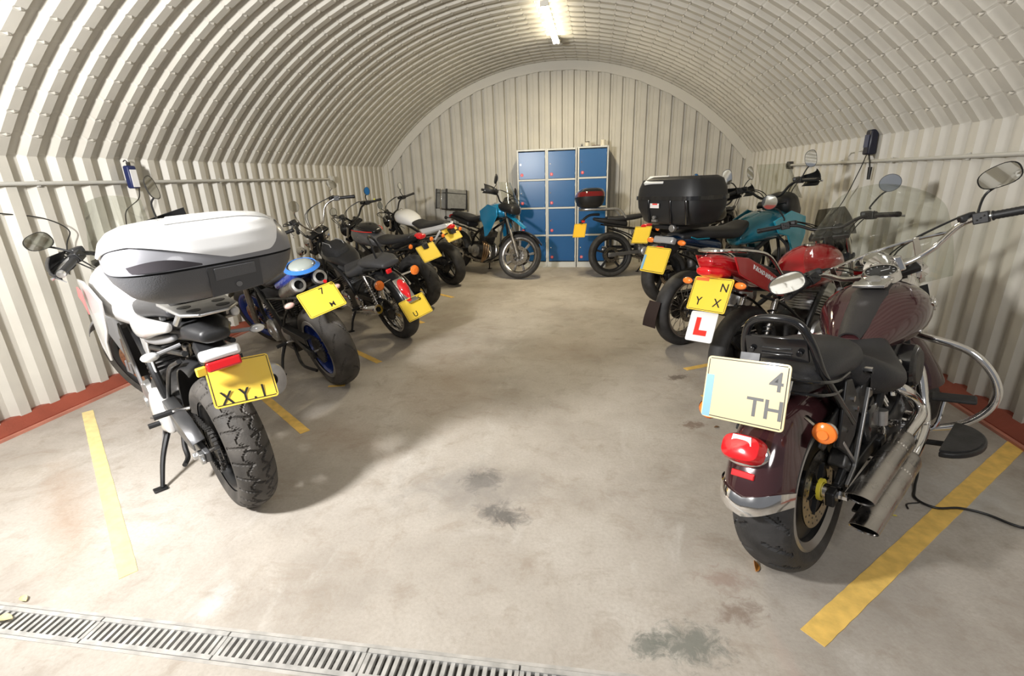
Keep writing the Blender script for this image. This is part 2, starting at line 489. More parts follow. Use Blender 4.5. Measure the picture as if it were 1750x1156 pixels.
gl = {0: 'slotted drain grate outside the left edge', 1: 'slotted metal drain grate at the left corner of the entrance', 2: 'second slotted drain grate from the left end of the channel',
      3: 'slotted drain grate third from the left, below the long pale stain', 4: 'slotted drain grate nearest the middle of the photo, fourth from the left', 5: 'slotted drain grate just right of the middle of the entrance channel, half out of frame', 6: 'last slotted drain grate at the right end of the channel'}
for o in GR:
    tag(o, gl.get(o['_i'], 'slotted metal drain grate in the floor channel'), 'drain grate', 'slotted grates over the entrance drain')
    del o['_i']

# ------------------------------------------------------------------ corrugated liner
PIT, DEP = 0.180, 0.046
def prof_pts(a, b, start):
    # trapezoid profile: list of (along, inward)
    out = []; y = start
    while y < b+PIT:
        for dx, d in ((0.0, DEP), (0.062, DEP), (0.088, 0.0), (0.150, 0.0), (0.152, 0.0)):
            out.append((y+dx, d))
        y += PIT
    o2 = []
    for q in out:
        if a <= q[0] <= b: o2.append(q)
    return o2
ps = prof_pts(YF, YB, YF)
def wall_corr(name, X, sgn):
    g = G()
    zs = (0.0, ZE)
    vs = [(X+sgn*d, y, z) for z in zs for (y, d) in ps]
    n = len(ps)
    g.add(vs, [(i, i+1, n+i+1, n+i) for i in range(n-1)])
    return struct(g.build(name, liner, smooth=0))
wall_corr('wall_left', XL, 1)
wall_corr('wall_right', XR, -1)
a0 = math.atan2(ZE-ZC, XR-XC); a1 = PI-a0
NA = 42
g = G()
n = len(ps)
vs = []
rings_ = []
for k in range(NA+1):
    a = a0+(a1-a0)*k/NA
    if 0 < k < NA: rings_ += [(a-0.0036, 0.0), (a-0.0006, 0.0045), (a+0.0006, 0.0045), (a+0.0036, 0.0)]
    else: rings_.append((a, 0.0))
for (a, nt_) in rings_:
    for (y, d) in ps:
        r = RAD-d+(nt_ if d > DEP/2 else -nt_*0.7)
        vs.append((XC+r*math.cos(a), y, ZC+r*math.sin(a)))
fs = [(k*n+i, k*n+i+1, (k+1)*n+i+1, (k+1)*n+i) for k in range(len(rings_)-1) for i in range(n-1)]
g.add(vs, fs)
cei = struct(g.build('ceiling', liner, smooth=0))
# rows of screw heads on the crests of the vault
g = G()
y = YF
while y < YB-0.05:
    for k in range(1, NA):
        a = a0+(a1-a0)*k/NA
        r = RAD-DEP
        c = Vector((XC+r*math.cos(a), y+0.031, ZC+r*math.sin(a)))
        nn = Vector((-math.cos(a), 0, -math.sin(a)))
        t = Vector((-math.sin(a), 0, math.cos(a))); yy = Vector((0, 1, 0))
        q = 0.011
        g.add([c+t*q*1.2, c+yy*q*2.4, c-t*q*1.2, c-yy*q*2.4, c+nn*0.010], [(0, 1, 4), (1, 2, 4), (2, 3, 4), (3, 0, 4)])
    y += PIT
struct(g.build('ceiling_screws', liner, cei, smooth=0), 'stuff')
# outer skin so no sky leaks in, and the header over the open end
g = G()
for k in range(24):
    pass
ro = RAD+0.06
g.grid(lambda u, v: (XC+ro*math.cos(a0-0.03+(a1-a0+0.06)*u), YF-0.02+(YB-YF+0.1)*v, ZC+ro*math.sin(a0-0.03+(a1-a0+0.06)*u)), 40, 1)
struct(g.build('ceiling_outer_skin', mat('outer_steel', (0.3, 0.32, 0.3), 0.6)))
g = G(); g.box((XL-0.07, (YF+YB)/2, ZE/2), (0.06, YB-YF, ZE+0.1)); struct(g.build('wall_left_outside', MATS['outer_steel']))
g = G(); g.box((XR+0.07, (YF+YB)/2, ZE/2), (0.06, YB-YF, ZE+0.1)); struct(g.build('wall_right_outside', MATS['outer_steel']))
g = G(); g.box((XC, YB+0.12, 1.7), (6.3, 0.06, 3.6)); struct(g.build('wall_back_outside', MATS['outer_steel']))
# back wall, vertical box profile under the arch
def arch_z(x, r=RAD): 
    d = r*r-(x-XC)**2
    return max(ZE, ZC+math.sqrt(max(d, 0.0)))
xs = []
x = XL
BP = 0.186
while x < XR:
    for dx, d in ((0, 0.0), (0.010, 0.0), (0.016, 0.048), (0.062, 0.048), (0.066, 0.042), (0.072, 0.042), (0.076, 0.048), (0.150, 0.048), (0.166, 0.0)):
        if x+dx <= XR: xs.append((x+dx, d))
    x += BP
g = G()
n = len(xs)
vs = [(x, YB-d, 0.0) for x, d in xs]+[(x, YB-d, arch_z(x)-0.02) for x, d in xs]
g.add(vs, [(i, i+1, n+i+1, n+i) for i in range(n-1)])
struct(g.build('wall_back', liner, smooth=0))
# flashing that follows the arch in straight lengths
flash = mat('cream_flashing', (0.62, 0.595, 0.53), 0.5)
g = G()
NS = 13
for k in range(NS):
    A = a0+(a1-a0)*k/NS; B = a0+(a1-a0)*(k+1)/NS
    r0, r1 = RAD-0.17, RAD-0.005
    q = [(XC+r*math.cos(t), YB-0.060, ZC+r*math.sin(t)) for r, t in ((r0, A), (r1, A), (r1, B), (r0, B))]
    g.poly(q, (0, -0.004, 0))
    g.poly([(XC+r0*math.cos(A), YB-0.048, ZC+r0*math.sin(A)), (XC+r0*math.cos(B), YB-0.048, ZC+r0*math.sin(B)), (XC+r0*math.cos(B), YB-0.0, ZC+r0*math.sin(B)), (XC+r0*math.cos(A), YB, ZC+r0*math.sin(A))], (0, 0, 0.003))
for X, s_ in ((XL, 1), (XR, -1)):
    g.box((X+s_*0.055, YB-0.045, ZE/2+0.02), (0.125, 0.10, ZE+0.03))
for X, s_ in ((XL, 1), (XR, -1)):
    g.box((X+s_*0.03, YB-0.03, ZE), (0.14, 0.05, 0.16)); g.box((X-s_*0.04, (YF+YB)/2, ZE+0.02), (0.10, YB-YF, 0.10)) if False else None
struct(g.build('trim_2', flash, smooth=0))
# eaves angle strip
for X, s_, nm in ((XL, 1, 'trim_3'), (XR, -1, 'trim_4')):
    g = G(); g.box((X+s_*0.002, (YF+YB)/2, ZE+0.0), (0.004, YB-YF, 0.016)); struct(g.build(nm, flash, smooth=0))
# red painted kerb rails with a paler lip
redp = mat('red_oxide_paint', (0.27, 0.060, 0.034), 0.5, var=0.15, vscale=4, bump=0.1)
redl = mat('worn_red_lip', (0.50, 0.20, 0.14), 0.55, var=0.15, vscale=5)
for X, s_, nm in ((XL, 1, 'baseboard_left'), (XR, -1, 'baseboard_right')):
    g = G(); g.poly([(X, YF, 0), (X+s_*0.115, YF, 0), (X+s_*0.115, YF, 0.022), (X+s_*0.038, YF, 0.082), (X, YF, 0.082)], (0, YB-YF, 0))
    o = struct(g.build(nm, redp, smooth=0))
    g = G(); g.box((X+s_*0.125, (YF+YB)/2, 0.008), (0.028, YB-YF, 0.016)); struct(g.build(nm+'_lip', redl, smooth=0))
# ------------------------------------------------------------------ painted bay lines
ypaint = mat('yellow_floor_paint', (0.84, 0.55, 0.14), 0.6, var=0.12, vscale=18, bump=0.1)
ypale = mat('worn_yellow_floor_paint', (0.80, 0.66, 0.30), 0.6, var=0.1, vscale=18, bump=0.1)
def line(p0, p1, w, label, m=None):
    p0, p1 = Vector((*p0, 0)), Vector((*p1, 0))
    d = (p1-p0).normalized(); a = Vector((-d.y, d.x, 0))*w/2
    k = max(2, int((p1-p0).length/0.04)); L1 = []; L2 = []
    for i in range(k+1):
        c = p0.lerp(p1, i/k); j = lambda: random.uniform(-0.0016, 0.0016)
        L1.append(c+a*(1+j()*20)); L2.append(c-a*(1+j()*20))
    g = G(); g.poly([(q.x, q.y, 0.0) for q in L1+L2[::-1]], (0, 0, 0.0022))
    return tag(g.build('bay_line', m or ypaint, smooth=0), label, 'floor marking')
line((-3.455, 2.474), (-1.80, 1.235), 0.062, 'pale yellow bay line on the floor left of the big white top box bike', ypale)
line((-2.75, 3.12), (-1.738, 2.375), 0.060, 'yellow bay line between the white adventure bike and the blue bike')
line((-2.75, 4.25), (-1.778, 3.545), 0.055, 'yellow bay line behind the rear tyre with the blue rim')
line((-2.6, 5.28), (-1.80, 4.70), 0.055, 'short yellow bay line right of the black cruiser plate')
line((-2.6, 6.42), (-1.80, 5.84), 0.055, 'short yellow bay line beyond the second last bike on the left')
line((0.72, 1.31), (2.262, 2.69), 0.078, 'long yellow bay line right of the maroon cruiser')
line((0.735, 3.12), (1.25, 3.42), 0.05, 'yellow dash on the floor nearest the maroon cruiser plate')
line((0.70, 3.61), (1.35, 3.98), 0.05, 'yellow dash on the floor under the red bike rear wheel')
line((-1.96, 3.04), (-1.84, 3.07), 0.03, 'worn yellow scrap of paint under the blue rimmed tyre')
# ------------------------------------------------------------------ lockers
lgrey = mat('locker_pale_grey', (0.60, 0.61, 0.59), 0.4, coat=0.2)
lblue = mat('locker_blue', (0.010, 0.095, 0.28), 0.27)
redtag = mat('red_number_disc', (0.72, 0.05, 0.055), 0.4)
LY, LH, LD = 7.977, 1.845, 0.42
LW = 0.469
lx0 = -1.255
col_word = ['left', 'middle', 'right']
for c in range(3):
    x0 = lx0+c*LW+(0.012 if c == 2 else 0)
    t = thing('locker_column', '%s column of blue doored lockers with pale grey frame' % ['left', 'middle', 'right'][c], 'lockers', (x0+LW/2, LY, 0), group='blue locker columns against the back wall')
    h = LH+(0.012 if c == 2 else 0)
    g = G(); w2 = LW/2-0.001
    T = 0.022
    g.box((-w2+T/2, LD/2, h/2), (T, LD, h)); g.box((w2-T/2, LD/2, h/2), (T, LD, h))
    g.box((0, LD-0.005, h/2), (2*w2, 0.01, h))
    g.box((0, LD/2, h-0.012), (2*w2-2*T, LD, 0.024)); g.box((0, LD/2, 0.045), (2*w2-2*T, LD-0.001, 0.09))
    z0, z1 = 0.09, h-0.024
    dh = (z1-z0)/4
    for i in range(1, 4):
        g.box((0, LD/2, z0+i*dh), (2*w2-2*T, LD-0.002, 0.026))
    g.build('body', lgrey, t, smooth=0, bevel=0.002, segs=1)
    for i in range(4):
        num = c*4+(4-i)
        a, b = z0+i*dh+0.016, z0+(i+1)*dh-0.016
        g = G(); g.box((0, 0.008, (a+b)/2), (2*w2-2*T-0.008, 0.014, b-a))
        d = g.build('door', lblue, t, bevel=0.003, segs=1)
        g = G(); g.lathe([(0, 0), (0, 0.024), (0.003, 0.024), (0.0032, 0.0)], (-w2+0.075, 0.001, a+0.065), (0, -1, 0), 20)
        g.build('number_disc', redtag, d)
        g = G(); g.text(str(num), 0.032, (-w2+0.075, -0.0025, a+0.065), (1, 0, 0), (0, 0, 1)); g.build('number', white, d, smooth=0)
        g = G(); g.cyl((-w2+0.058, 0.001, a+0.22), (-w2+0.058, -0.006, a+0.22), 0.009); g.cyl((-w2+0.058, -0.006, a+0.22), (-w2+0.058, -0.008, a+0.22), 0.004)
        g.build('lock', chrome, d)
        g = G()
        for zz in (a+0.07, b-0.07): g.box((w2-T+0.001, -0.002, zz), (0.008, 0.008, 0.035))
        g.build('hinge', lgrey, d, smooth=0)
# pots and bits on the right locker
def pot(x, y, r, h, label, m, lid=None, nm='paint_tin'):
    t = thing(nm, label, 'tin', (x, y, LH+0.012))
    g = G(); g.lathe([(0, 0), (0, r), (h*0.93, r), (h*0.93, r*1.05), (h, r*1.05), (h, r*0.9), (h*0.94, r*0.88), (h*0.94, 0)], (0, 0, 0), (0, 0, 1), 24); g.build('body', m, t)
    g = G(); g.lathe([(h, 0), (h, r*0.98), (h+0.012, r*0.95), (h+0.014, 0)], (0, 0, 0), (0, 0, 1), 24); g.build('lid', lid or blk, t)
cream = mat('cream_tin', (0.66, 0.62, 0.52), 0.4)
pot(-0.165, LY+0.12, 0.036, 0.062, 'cream tin with black lid on top of the right locker column, left one', cream)
pot(0.075, LY+0.12, 0.038, 0.075, 'cream tin nearest the right end on top of the lockers', cream, cream)
t = thing('brush', 'short brown brush lying on top of the right locker column', 'brush', (-0.05, LY+0.10, LH+0.012))
g = G(); g.box((0, 0, 0.008), (0.09, 0.03, 0.014), (0, 0, 20)); g.build('head', mat('brown_wood', (0.12, 0.05, 0.025), 0.5), t, bevel=0.003)
g = G(); g.tube([(0.04, 0.01, 0.010), (0.085, 0.03, 0.012)], [0.007, 0.005]); g.build('handle', MATS['brown_wood'], t)
t = thing('padlock', 'small dark padlock on top of the right locker column at its left end', 'padlock', (-0.245, LY+0.08, LH+0.012))
g = G(); g.box((0, 0, 0.016), (0.03, 0.014, 0.03)); g.build('body', darkst, t, bevel=0.003)
g = G(); g.tube([(-0.01, 0, 0.03), (-0.01, 0, 0.045), (0, 0, 0.053), (0.01, 0, 0.045), (0.01, 0, 0.03)], 0.003, smooth=4); g.build('shackle', steel, t)

# ------------------------------------------------------------------ strip light in the crown of the vault
tube_m = mat('lit_tube', (1, 1, 1), 0.3, emit=(1.0, 0.90, 0.66), es=30)
t = thing('strip_light', 'lit fluorescent strip light hanging under the crown of the vault', 'ceiling light', (-0.555, 6.30, 3.085))
L_ = 1.52
g = G(); g.box((0, 0, 0.012), (0.05, L_, 0.036)); g.build('batten', mat('lamp_white', (0.75, 0.73, 0.66), 0.4), t, bevel=0.004)
for sx in (-0.024, 0.024):
    g = G(); g.tube([(sx, -L_/2+0.02, -0.028), (sx, L_/2-0.02, -0.028)], 0.013, 14); g.build('tube', tube_m, t)
for sy in (-1, 1):
    g = G(); g.box((0, sy*(L_/2-0.012), -0.016), (0.085, 0.022, 0.05)); g.build('end_cap', MATS['lamp_white'], t, bevel=0.003)
    g = G(); g.cyl((0, sy*0.45, 0.03), (0, sy*0.45, 0.09), 0.006); g.build('hanger', steel, t)
pl_ = lamp('strip_light_glow', 'AREA', (0, 0, -0.045), 62, (1.0, 0.86, 0.58), shape='RECTANGLE', size=0.08, size_y=1.45)
pl_.parent = t

# ------------------------------------------------------------------ conduits, chargers and cables on the walls
cond = mat('grey_white_conduit', (0.52, 0.51, 0.47), 0.45)
def conduit(name, X, s_, y0, y1, z0, z1, label, dark_end=False):
    t = thing(name, label, 'conduit', (X+s_*(DEP+0.022), (y0+y1)/2, z0))
    N_ = 7
    g = G(); hl = (y1-y0)/2
    g.tube([(0, -hl, 0), (0, hl, z1-z0)], 0.013, 12)
    g.build('pipe', cond, t)
    for i in range(N_):
        y = -hl+(i+0.5)*2*hl/N_; z = (z1-z0)*(i+0.5)/N_
        g = G(); g.box((-s_*0.008, y, z), (0.014, 0.022, 0.044)); g.build('saddle_clip', cond, t, bevel=0.003)
    g = G(); g.box((s_*0.004, hl+0.03, z1-z0), (0.048, 0.085, 0.085)); g.cyl((s_*0.02, hl+0.03, z1-z0), (s_*0.04, hl+0.03, z1-z0), 0.03)
    g.build('junction_box', darkst if dark_end else cond, t, bevel=0.006)
    for k, q in enumerate((0.06, 0.0)):
        pass
    return t
conduit('cable_conduit', XL, 1, YF+0.1, 6.50, 1.515, 1.505, 'pale conduit along the left wall at eye height')
conduit('cable_conduit', XR, -1, YF+0.1, 6.65, 1.485, 1.475, 'pale conduit along the right wall ending in a dark box', True)
wire = mat('black_cable', (0.012, 0.012, 0.012), 0.45)
# left charger: blue-black with a white label
t = thing('battery_charger', 'blue and white battery charger hung on the left wall conduit', 'charger', (XL+0.115, 3.43, 1.50))
g = G(); g.box((0, 0, 0.045), (0.05, 0.075, 0.17)); g.build('body', mat('charger_navy', (0.012, 0.02, 0.09), 0.4), t, bevel=0.012)
g = G(); g.box((0.027, 0, 0.035), (0.004, 0.056, 0.13)); g.build('label', white, t, bevel=0.001)
g = G(); g.text('12V', 0.028, (0.0302, 0, 0.065), (0, -1, 0), (0, 0, 1)) if False else None
g = G(); g.tube([(0.01, 0.03, -0.04), (0.03, -0.02, -0.12), (0.02, -0.14, -0.20), (0.05, -0.20, -0.30)], 0.004, 8, smooth=6)
g.build('cable', wire, t)
g = G(); g.box((0.0, 0.0, 0.14), (0.02, 0.02, 0.03)); g.tube([(0, 0, 0.15), (-0.02, 0, 0.17), (-0.04, 0, 0.16)], 0.004, smooth=3); g.build('hook', darkst, t)
# right charger
t = thing('battery_charger', 'black battery charger mounted above the right wall conduit', 'charger', (XR-0.085, 4.85, 1.63))
g = G(); g.box((0, 0, 0), (0.07, 0.10, 0.20), taper=0.9); g.build('body', mat('charger_black', (0.015, 0.016, 0.03), 0.35), t, bevel=0.014)
g = G(); g.box((-0.037, 0, 0.01), (0.003, 0.07, 0.10)); g.build('label', mat('dark_label', (0.06, 0.07, 0.13), 0.3), t)
g = G(); g.tube([(0, -0.0, -0.09), (-0.01, -0.06, -0.16), (-0.005, -0.075, -0.22)], 0.006, 8, smooth=5); g.tube([(-0.005, -0.075, -0.20), (-0.005, -0.08, -0.30)], [0.016, 0.012], 10)
g.build('lead', wire, t)
g = G(); g.tube([(0, 0.03, -0.09), (-0.02, 0.08, -0.25), (-0.05, 0.22, -0.52), (-0.12, 0.30, -0.66)], 0.004, 8, smooth=8); g.build('charging_cable', wire, t)
g = G(); g.tube([(0.02, 0.05, 0.02), (0.045, 0.16, 0.02), (0.045, 0.20, -0.06), (0.045, 0.42, -0.07), (0.045, 0.46, -0.11)], 0.005, 8); g.build('feed_wire', cond, t)
# left wall loose cable near the mirror
g = G(); g.tube([(XL+0.03, 2.52, 1.34), (XL+0.05, 2.75, 1.29), (XL+0.09, 2.86, 1.20), (XL+0.06, 2.84, 1.10), (XL+0.05, 2.80, 0.9)], 0.004, 8, smooth=6)
tag(g.build('hanging_wire', wire), 'thin dark wire hanging on the left wall behind the mirror', 'wire')
# black lead snaking over the floor from under the maroon bike
g = G(); g.tube([(1.48, 2.52, 0.34), (1.53, 2.46, 0.20), (1.57, 2.33, 0.06), (1.50, 2.20, 0.009), (1.455, 2.11, 0.0085), (1.50, 2.05, 0.0085), (1.60, 2.06, 0.0085), (1.68, 2.03, 0.0085), (1.74, 1.97, 0.0085), (1.79, 1.96, 0.0085), (1.95, 2.01, 0.0085), (2.2, 2.12, 0.0085)], 0.0055, 8, smooth=8)
tag(g.build('power_lead', wire), 'black lead trailing from under the maroon cruiser across the yellow line', 'cable')
g = G(); g.tube([(1.385, 2.035, 0.004), (1.40, 2.07, 0.004), (1.455, 2.085, 0.004)], 0.003, 6, smooth=6)
tag(g.build('wire_scrap', wire), 'short thin wire scrap curled on the floor by the black lead', 'wire')
# leaves
leafm = mat('dry_leaf', (0.62, 0.25, 0.045), 0.6, var=0.25, vscale=60)
leafy = mat('pale_leaf', (0.72, 0.58, 0.30), 0.6, var=0.2, vscale=60)
def leaf(x, y, L_, rz, label, m=None, rx=0):
    g = G()
    def fn(u, v):
        w = math.sin(PI*min(1, u*0.98+0.01))**0.7*0.32
        return ((u-0.5)*L_, (v-0.5)*2*w*L_*0.8, L_*(0.10+0.25*(v-0.5)**2+0.12*math.sin(u*3)))
    g.sheet(fn, 12, 6, 0.0012)
    o = g.build('dry_leaf', m or leafm)
    o.location = (x, y, 0.0); o.rotation_euler = (R(rx), 0, R(rz))
    return tag(o, label, 'leaf')
leaf(0.625, 1.60, 0.055, 80, 'orange dry leaf against the rear tyre of the maroon cruiser', rx=38)
leaf(-2.06, 0.99, 0.06, 10, 'pale dry leaf on the grate in the lower left corner', leafy)
leaf(-2.02, 0.90, 0.05, 60, 'pale dry leaf just below the grate in the lower left corner', leafy)
leaf(-2.09, 1.075, 0.045, -20, 'pale dry leaf on the drain edge at the far left', leafy)
leaf(1.305, 1.98, 0.018, 0, 'tiny yellow leaf scrap between the exhaust tips and the bay line', mat('lemon_leaf', (0.70, 0.60, 0.10), 0.6))
leaf(0.73, 2.70, 0.03, 20, 'small brown leaf on the floor left of the number plate of the maroon cruiser', mat('brown_leaf', (0.14, 0.07, 0.03), 0.7))
# ------------------------------------------------------------------ motorcycle pieces
# each bike is built in its own frame: x forward, y left, z up, origin where the rear tyre meets the floor
class Bike:
    def __init__(s, label, org, hd, lean=7.0, name='motorcycle', wb=1.45, rr=0.32, fr=0.32, rake=27, offset=0.055, steer=0.0, group=None):
        s.t = thing(name, label, 'motorcycle', (org[0], org[1], 0.0), (-R(lean), 0, R(hd)), group)
        s.t['lean'] = lean
        s.wb, s.rr, s.fr = wb, rr, fr
        s.rake = R(rake)
        s.d = Vector((-math.sin(s.rake), 0, math.cos(s.rake)))      # up the steering axis
        s.pf = Vector((math.cos(s.rake), 0, math.sin(s.rake)))
        s.A = Vector((wb, 0, fr))                                   # front axle
        s.S0 = s.A - s.pf*offset
        s.off = offset
        m = Matrix.Translation(s.S0) @ Matrix.Rotation(R(steer), 4, s.d) @ Matrix.Translation(-s.S0)
        s.F = m
    def g(s, front=False):
        return G(s.F if front else None)
    def fl(s, t, y=0, o=0):      # point up the fork at distance t, o ahead of the fork line
        return s.A + s.d*t + Vector((0, y, 0)) + s.pf*o

def tread_pts(style, u, v):
    # u turns round the tyre (0..1), v across the crown (-1..1), returns groove depth 0..1
    a = abs(v)
    if a > 0.93: return 0
    if style == 'block':
        n = 26
        z = (u*n + (0.25 if v > 0 else -0.25) + 0.42*a) % 1.0
        gr = 0
        if z < 0.15 and a > 0.12: gr = 1
        zc = 0.30+0.10*math.sin(u*n*2*PI)
        if abs(a-zc) < 0.035: gr = 1
        z2 = (u*n*0.5+0.3*v) % 1.0
        if a < 0.30 and z2 < 0.06: gr = 1
        return gr
    if style == 'chevron':
        n = 17
        z = (u*n - 0.75*a + (0.5 if v > 0 else 0)) % 1.0
        if z < 0.11 and 0.16 < a < 0.9: return 1
        z = (u*n - 1.6*a + (0.1 if v > 0 else 0.6)) % 1.0
        if z < 0.09 and 0.5 < a < 0.85: return 1
        return 0
    if style == 'sport':
        n = 11
        z = (u*n - 1.1*a*a - 0.3*a + (0.5 if v > 0 else 0)) % 1.0
        if z < 0.07 and 0.10 < a < 0.75: return 1
        return 0
    return 0

def wheel(B, which, R_, W_, rim_r, style='cast', rim_m=None, tyre_m=None, spokes=5, disc=None, disc_r=0.14, sprocket=None, tread=None, nu=96, wheelcol=None, lip_m=None, hubr=0.045, discx=0.055, holes=True):
    front = which == 'front'
    rim_m = rim_m or blk_m
    g = B.g(front)
    c = Vector((B.wb, 0, R_)) if front else Vector((0, 0, R_))
    Y = Vector((0, 1, 0))
    rw = W_*0.38
    # rim: barrel with two lips
    g.lathe([(-rw, rim_r*0.93), (-rw, rim_r*1.02), (-rw+0.008, rim_r*1.02), (-rw+0.012, rim_r*0.97), (-rw*0.5, rim_r*0.90), (rw*0.5, rim_r*0.90), (rw-0.012, rim_r*0.97), (rw-0.008, rim_r*1.02), (rw, rim_r*1.02), (rw, rim_r*0.93),
             (rw*0.9, rim_r*0.90), (rw*0.5, rim_r*0.845), (-rw*0.5, rim_r*0.845), (-rw*0.9, rim_r*0.90), (-rw, rim_r*0.93)], c, Y, 48)
    w = g.build('front_wheel' if front else 'rear_wheel', rim_m, B.t)
    # hub and spokes
    g = B.g(front)
    g.lathe([(-rw*0.95, 0), (-rw*0.95, hubr*0.8), (-rw*0.6, hubr), (rw*0.6, hubr), (rw*0.95, hubr*0.8), (rw*0.95, 0)], c, Y, 24)
    if style == 'cast':
        for i in range(spokes):
            a = 2*PI*i/spokes+0.3
            d = Vector((math.cos(a), 0, math.sin(a))); q = Vector((-math.sin(a), 0, math.cos(a)))
            vs = []
            for (r, ww, hh) in ((hubr*0.8, 0.030, rw*0.62), (rim_r*0.45, 0.020, rw*0.42), (rim_r*0.88, 0.026, rw*0.55)):
                for sy, sq in ((-1, -1), (-1, 1), (1, 1), (1, -1)):
                    vs.append(c+d*r+q*ww*0.6*sq+Y*hh*sy*0.8)
            fs = []
            for k in range(2):
                for j in range(4):
                    fs.append((k*4+j, k*4+(j+1) % 4, (k+1)*4+(j+1) % 4, (k+1)*4+j))
            fs += [(0, 1, 2, 3), (8, 9, 10, 11)]
            g.add(vs, fs)
    elif style == 'disc':
        g.lathe([(-rw*0.3, hubr), (-rw*0.55, rim_r*0.5), (-rw*0.75, rim_r*0.9), (-rw*0.6, rim_r*0.9), (-rw*0.4, rim_r*0.5), (0, hubr)], c, Y, 40)
        g.lathe([(rw*0.3, hubr), (rw*0.55, rim_r*0.5), (rw*0.75, rim_r*0.9), (rw*0.6, rim_r*0.9), (rw*0.4, rim_r*0.5), (0, hubr)], c, Y, 40)
    else:
        ns = 32
        for i in range(ns):
            a = 2*PI*i/ns
            side = 1 if i % 2 else -1
            a2 = a+(0.30 if (i//2) % 2 else -0.30)
            g.tube([c+Vector((math.cos(a2), 0, math.sin(a2)))*hubr*0.95+Y*side*rw*0.62, c+Vector((math.cos(a), 0, math.sin(a)))*rim_r*0.89+Y*side*0.006], 0.0024, 5, caps=False)
    g.build('spokes', wheelcol or rim_m, w)
    # tyre
    g = B.g(front)
    nu_ = nu; nv = 56 if tread else 18
    def fn(u, v):
        a = 2*PI*u
        t = v*2-1                 # -1..1 across from bead to bead
        # cross-section of a round tyre
        th = t*PI*0.80
        h = R_-rim_r
        y = math.sin(th)*W_/2 if abs(th) < PI/2 else math.copysign(W_/2-(abs(th)-PI/2)*W_*0.10, th)
        rr = R_-h*0.62+math.cos(th)*h*0.62 if abs(th) < PI/2 else R_-h*0.62-(abs(th)-PI/2)*h*0.42
        if tread:
            cr = th/(PI*0.44)
            if abs(cr) < 1:
                rr -= 0.0085*tread_pts(tread, u, cr)
        return c+Vector((math.cos(a)*rr, y, math.sin(a)*rr))
    g.grid(fn, nu_, nv)
    g.build('tyre', tyre_m or rubber, w, smooth=50 if not tread else 22)
    if disc:
        for sd in disc:
            g = B.g(front)
            yy = sd*discx
            g.lathe([(-0.0025, disc_r*0.62), (-0.0025, disc_r), (0.0025, disc_r), (0.0025, disc_r*0.62), (-0.0025, disc_r*0.62)], c+Y*yy, Y, 40)
            g.build('brake_disc', disc_m, w)
            g = B.g(front)
            for i in range(6):
                a = 2*PI*i/6
                d = Vector((math.cos(a), 0, math.sin(a)))
                g.bar(c+Y*yy+d*0.03, c+Y*yy+d*disc_r*0.66, 0.016, 0.004)
            if holes:
                for i in range(18):
                    a = 2*PI*i/18
                    for rr_, da in ((0.74, 0), (0.88, 0.12)):
                        q = c+Y*yy+Vector((math.cos(a+da), 0, math.sin(a+da)))*disc_r*rr_
                        g.cyl(q-Y*0.0031, q+Y*0.0031, 0.0042, n=6)
            g.build('disc_carrier', blk_m, w)
    if sprocket:
        g = B.g(front)
        sd, r_ = sprocket
        prof = []
        n_ = 42
        pts = []
        for i in range(n_*2):
            a = 2*PI*i/(n_*2); rr_ = r_ if i % 2 else r_*0.93
            pts.append(c+Vector((math.cos(a)*rr_, sd*rw*1.05, math.sin(a)*rr_)))
        g.poly(pts, (0, 0.006*sd, 0))
        g.build('sprocket', darkst, w, smooth=0)
    g = B.g(front)
    g.cyl(c-Y*(rw+0.055), c+Y*(rw+0.055), 0.011, n=12)
    for sd in (-1, 1): g.cyl(c+Y*sd*(rw+0.045), c+Y*sd*(rw+0.062), 0.019, n=6)
    g.build('axle', steel, B.t)
    return w

def fork(B, L_=0.78, y=0.095, lower=0.40, lm=None, um=None, usd=False, r1=0.027, r2=0.019, clamp_m=None, gaiter=None):
    for sd in (1, -1):
        g = B.g(True)
        if not usd:
            g.tube([B.fl(-0.03, sd*y, -0.005), B.fl(0.03, sd*y), B.fl(lower, sd*y)], [r1*0.9, r1, r1*0.95], 14)
        else:
            g.tube([B.fl(lower*0.6, sd*y), B.fl(L_, sd*y)], r1*1.05, 14)
            g.bar(B.fl(-0.02, sd*y), B.fl(0.08, sd*y), 0.04, 0.05)
        f = g.build('fork_leg', lm or steel, B.t)
        g = B.g(True)
        if not usd: g.tube([B.fl(lower, sd*y), B.fl(L_, sd*y)], r2, 12)
        else: g.tube([B.fl(0.0, sd*y), B.fl(lower*0.65, sd*y)], r2*1.1, 12)
        g.build('stanchion', um or chrome, f)
        if gaiter:
            g = B.g(True)
            pr = []
            k = 12
            for i in range(k):
                pr += [(i*gaiter/k, 0.031), ((i+0.5)*gaiter/k, 0.024)]
            g.lathe([(0, 0.02)]+pr+[(gaiter, 0.02)], B.fl(lower-0.01, sd*y), B.d, 14)
            g.build('gaiter', blk, f)
    g = B.g(True)
    for t in (L_*0.72, L_-0.02):
        g.bar(B.fl(t, -y-0.03, -0.02), B.fl(t, y+0.03, -0.02), 0.085, 0.032, B.d)
    g.build('triple_clamp', clamp_m or blk_m, B.t, bevel=0.006)
    g = B.g(True)
    g.cyl(B.fl(L_*0.70, 0, -B.off), B.fl(L_, 0, -B.off), 0.027, n=14)
    g.build('steering_stem', blk_m, B.t)

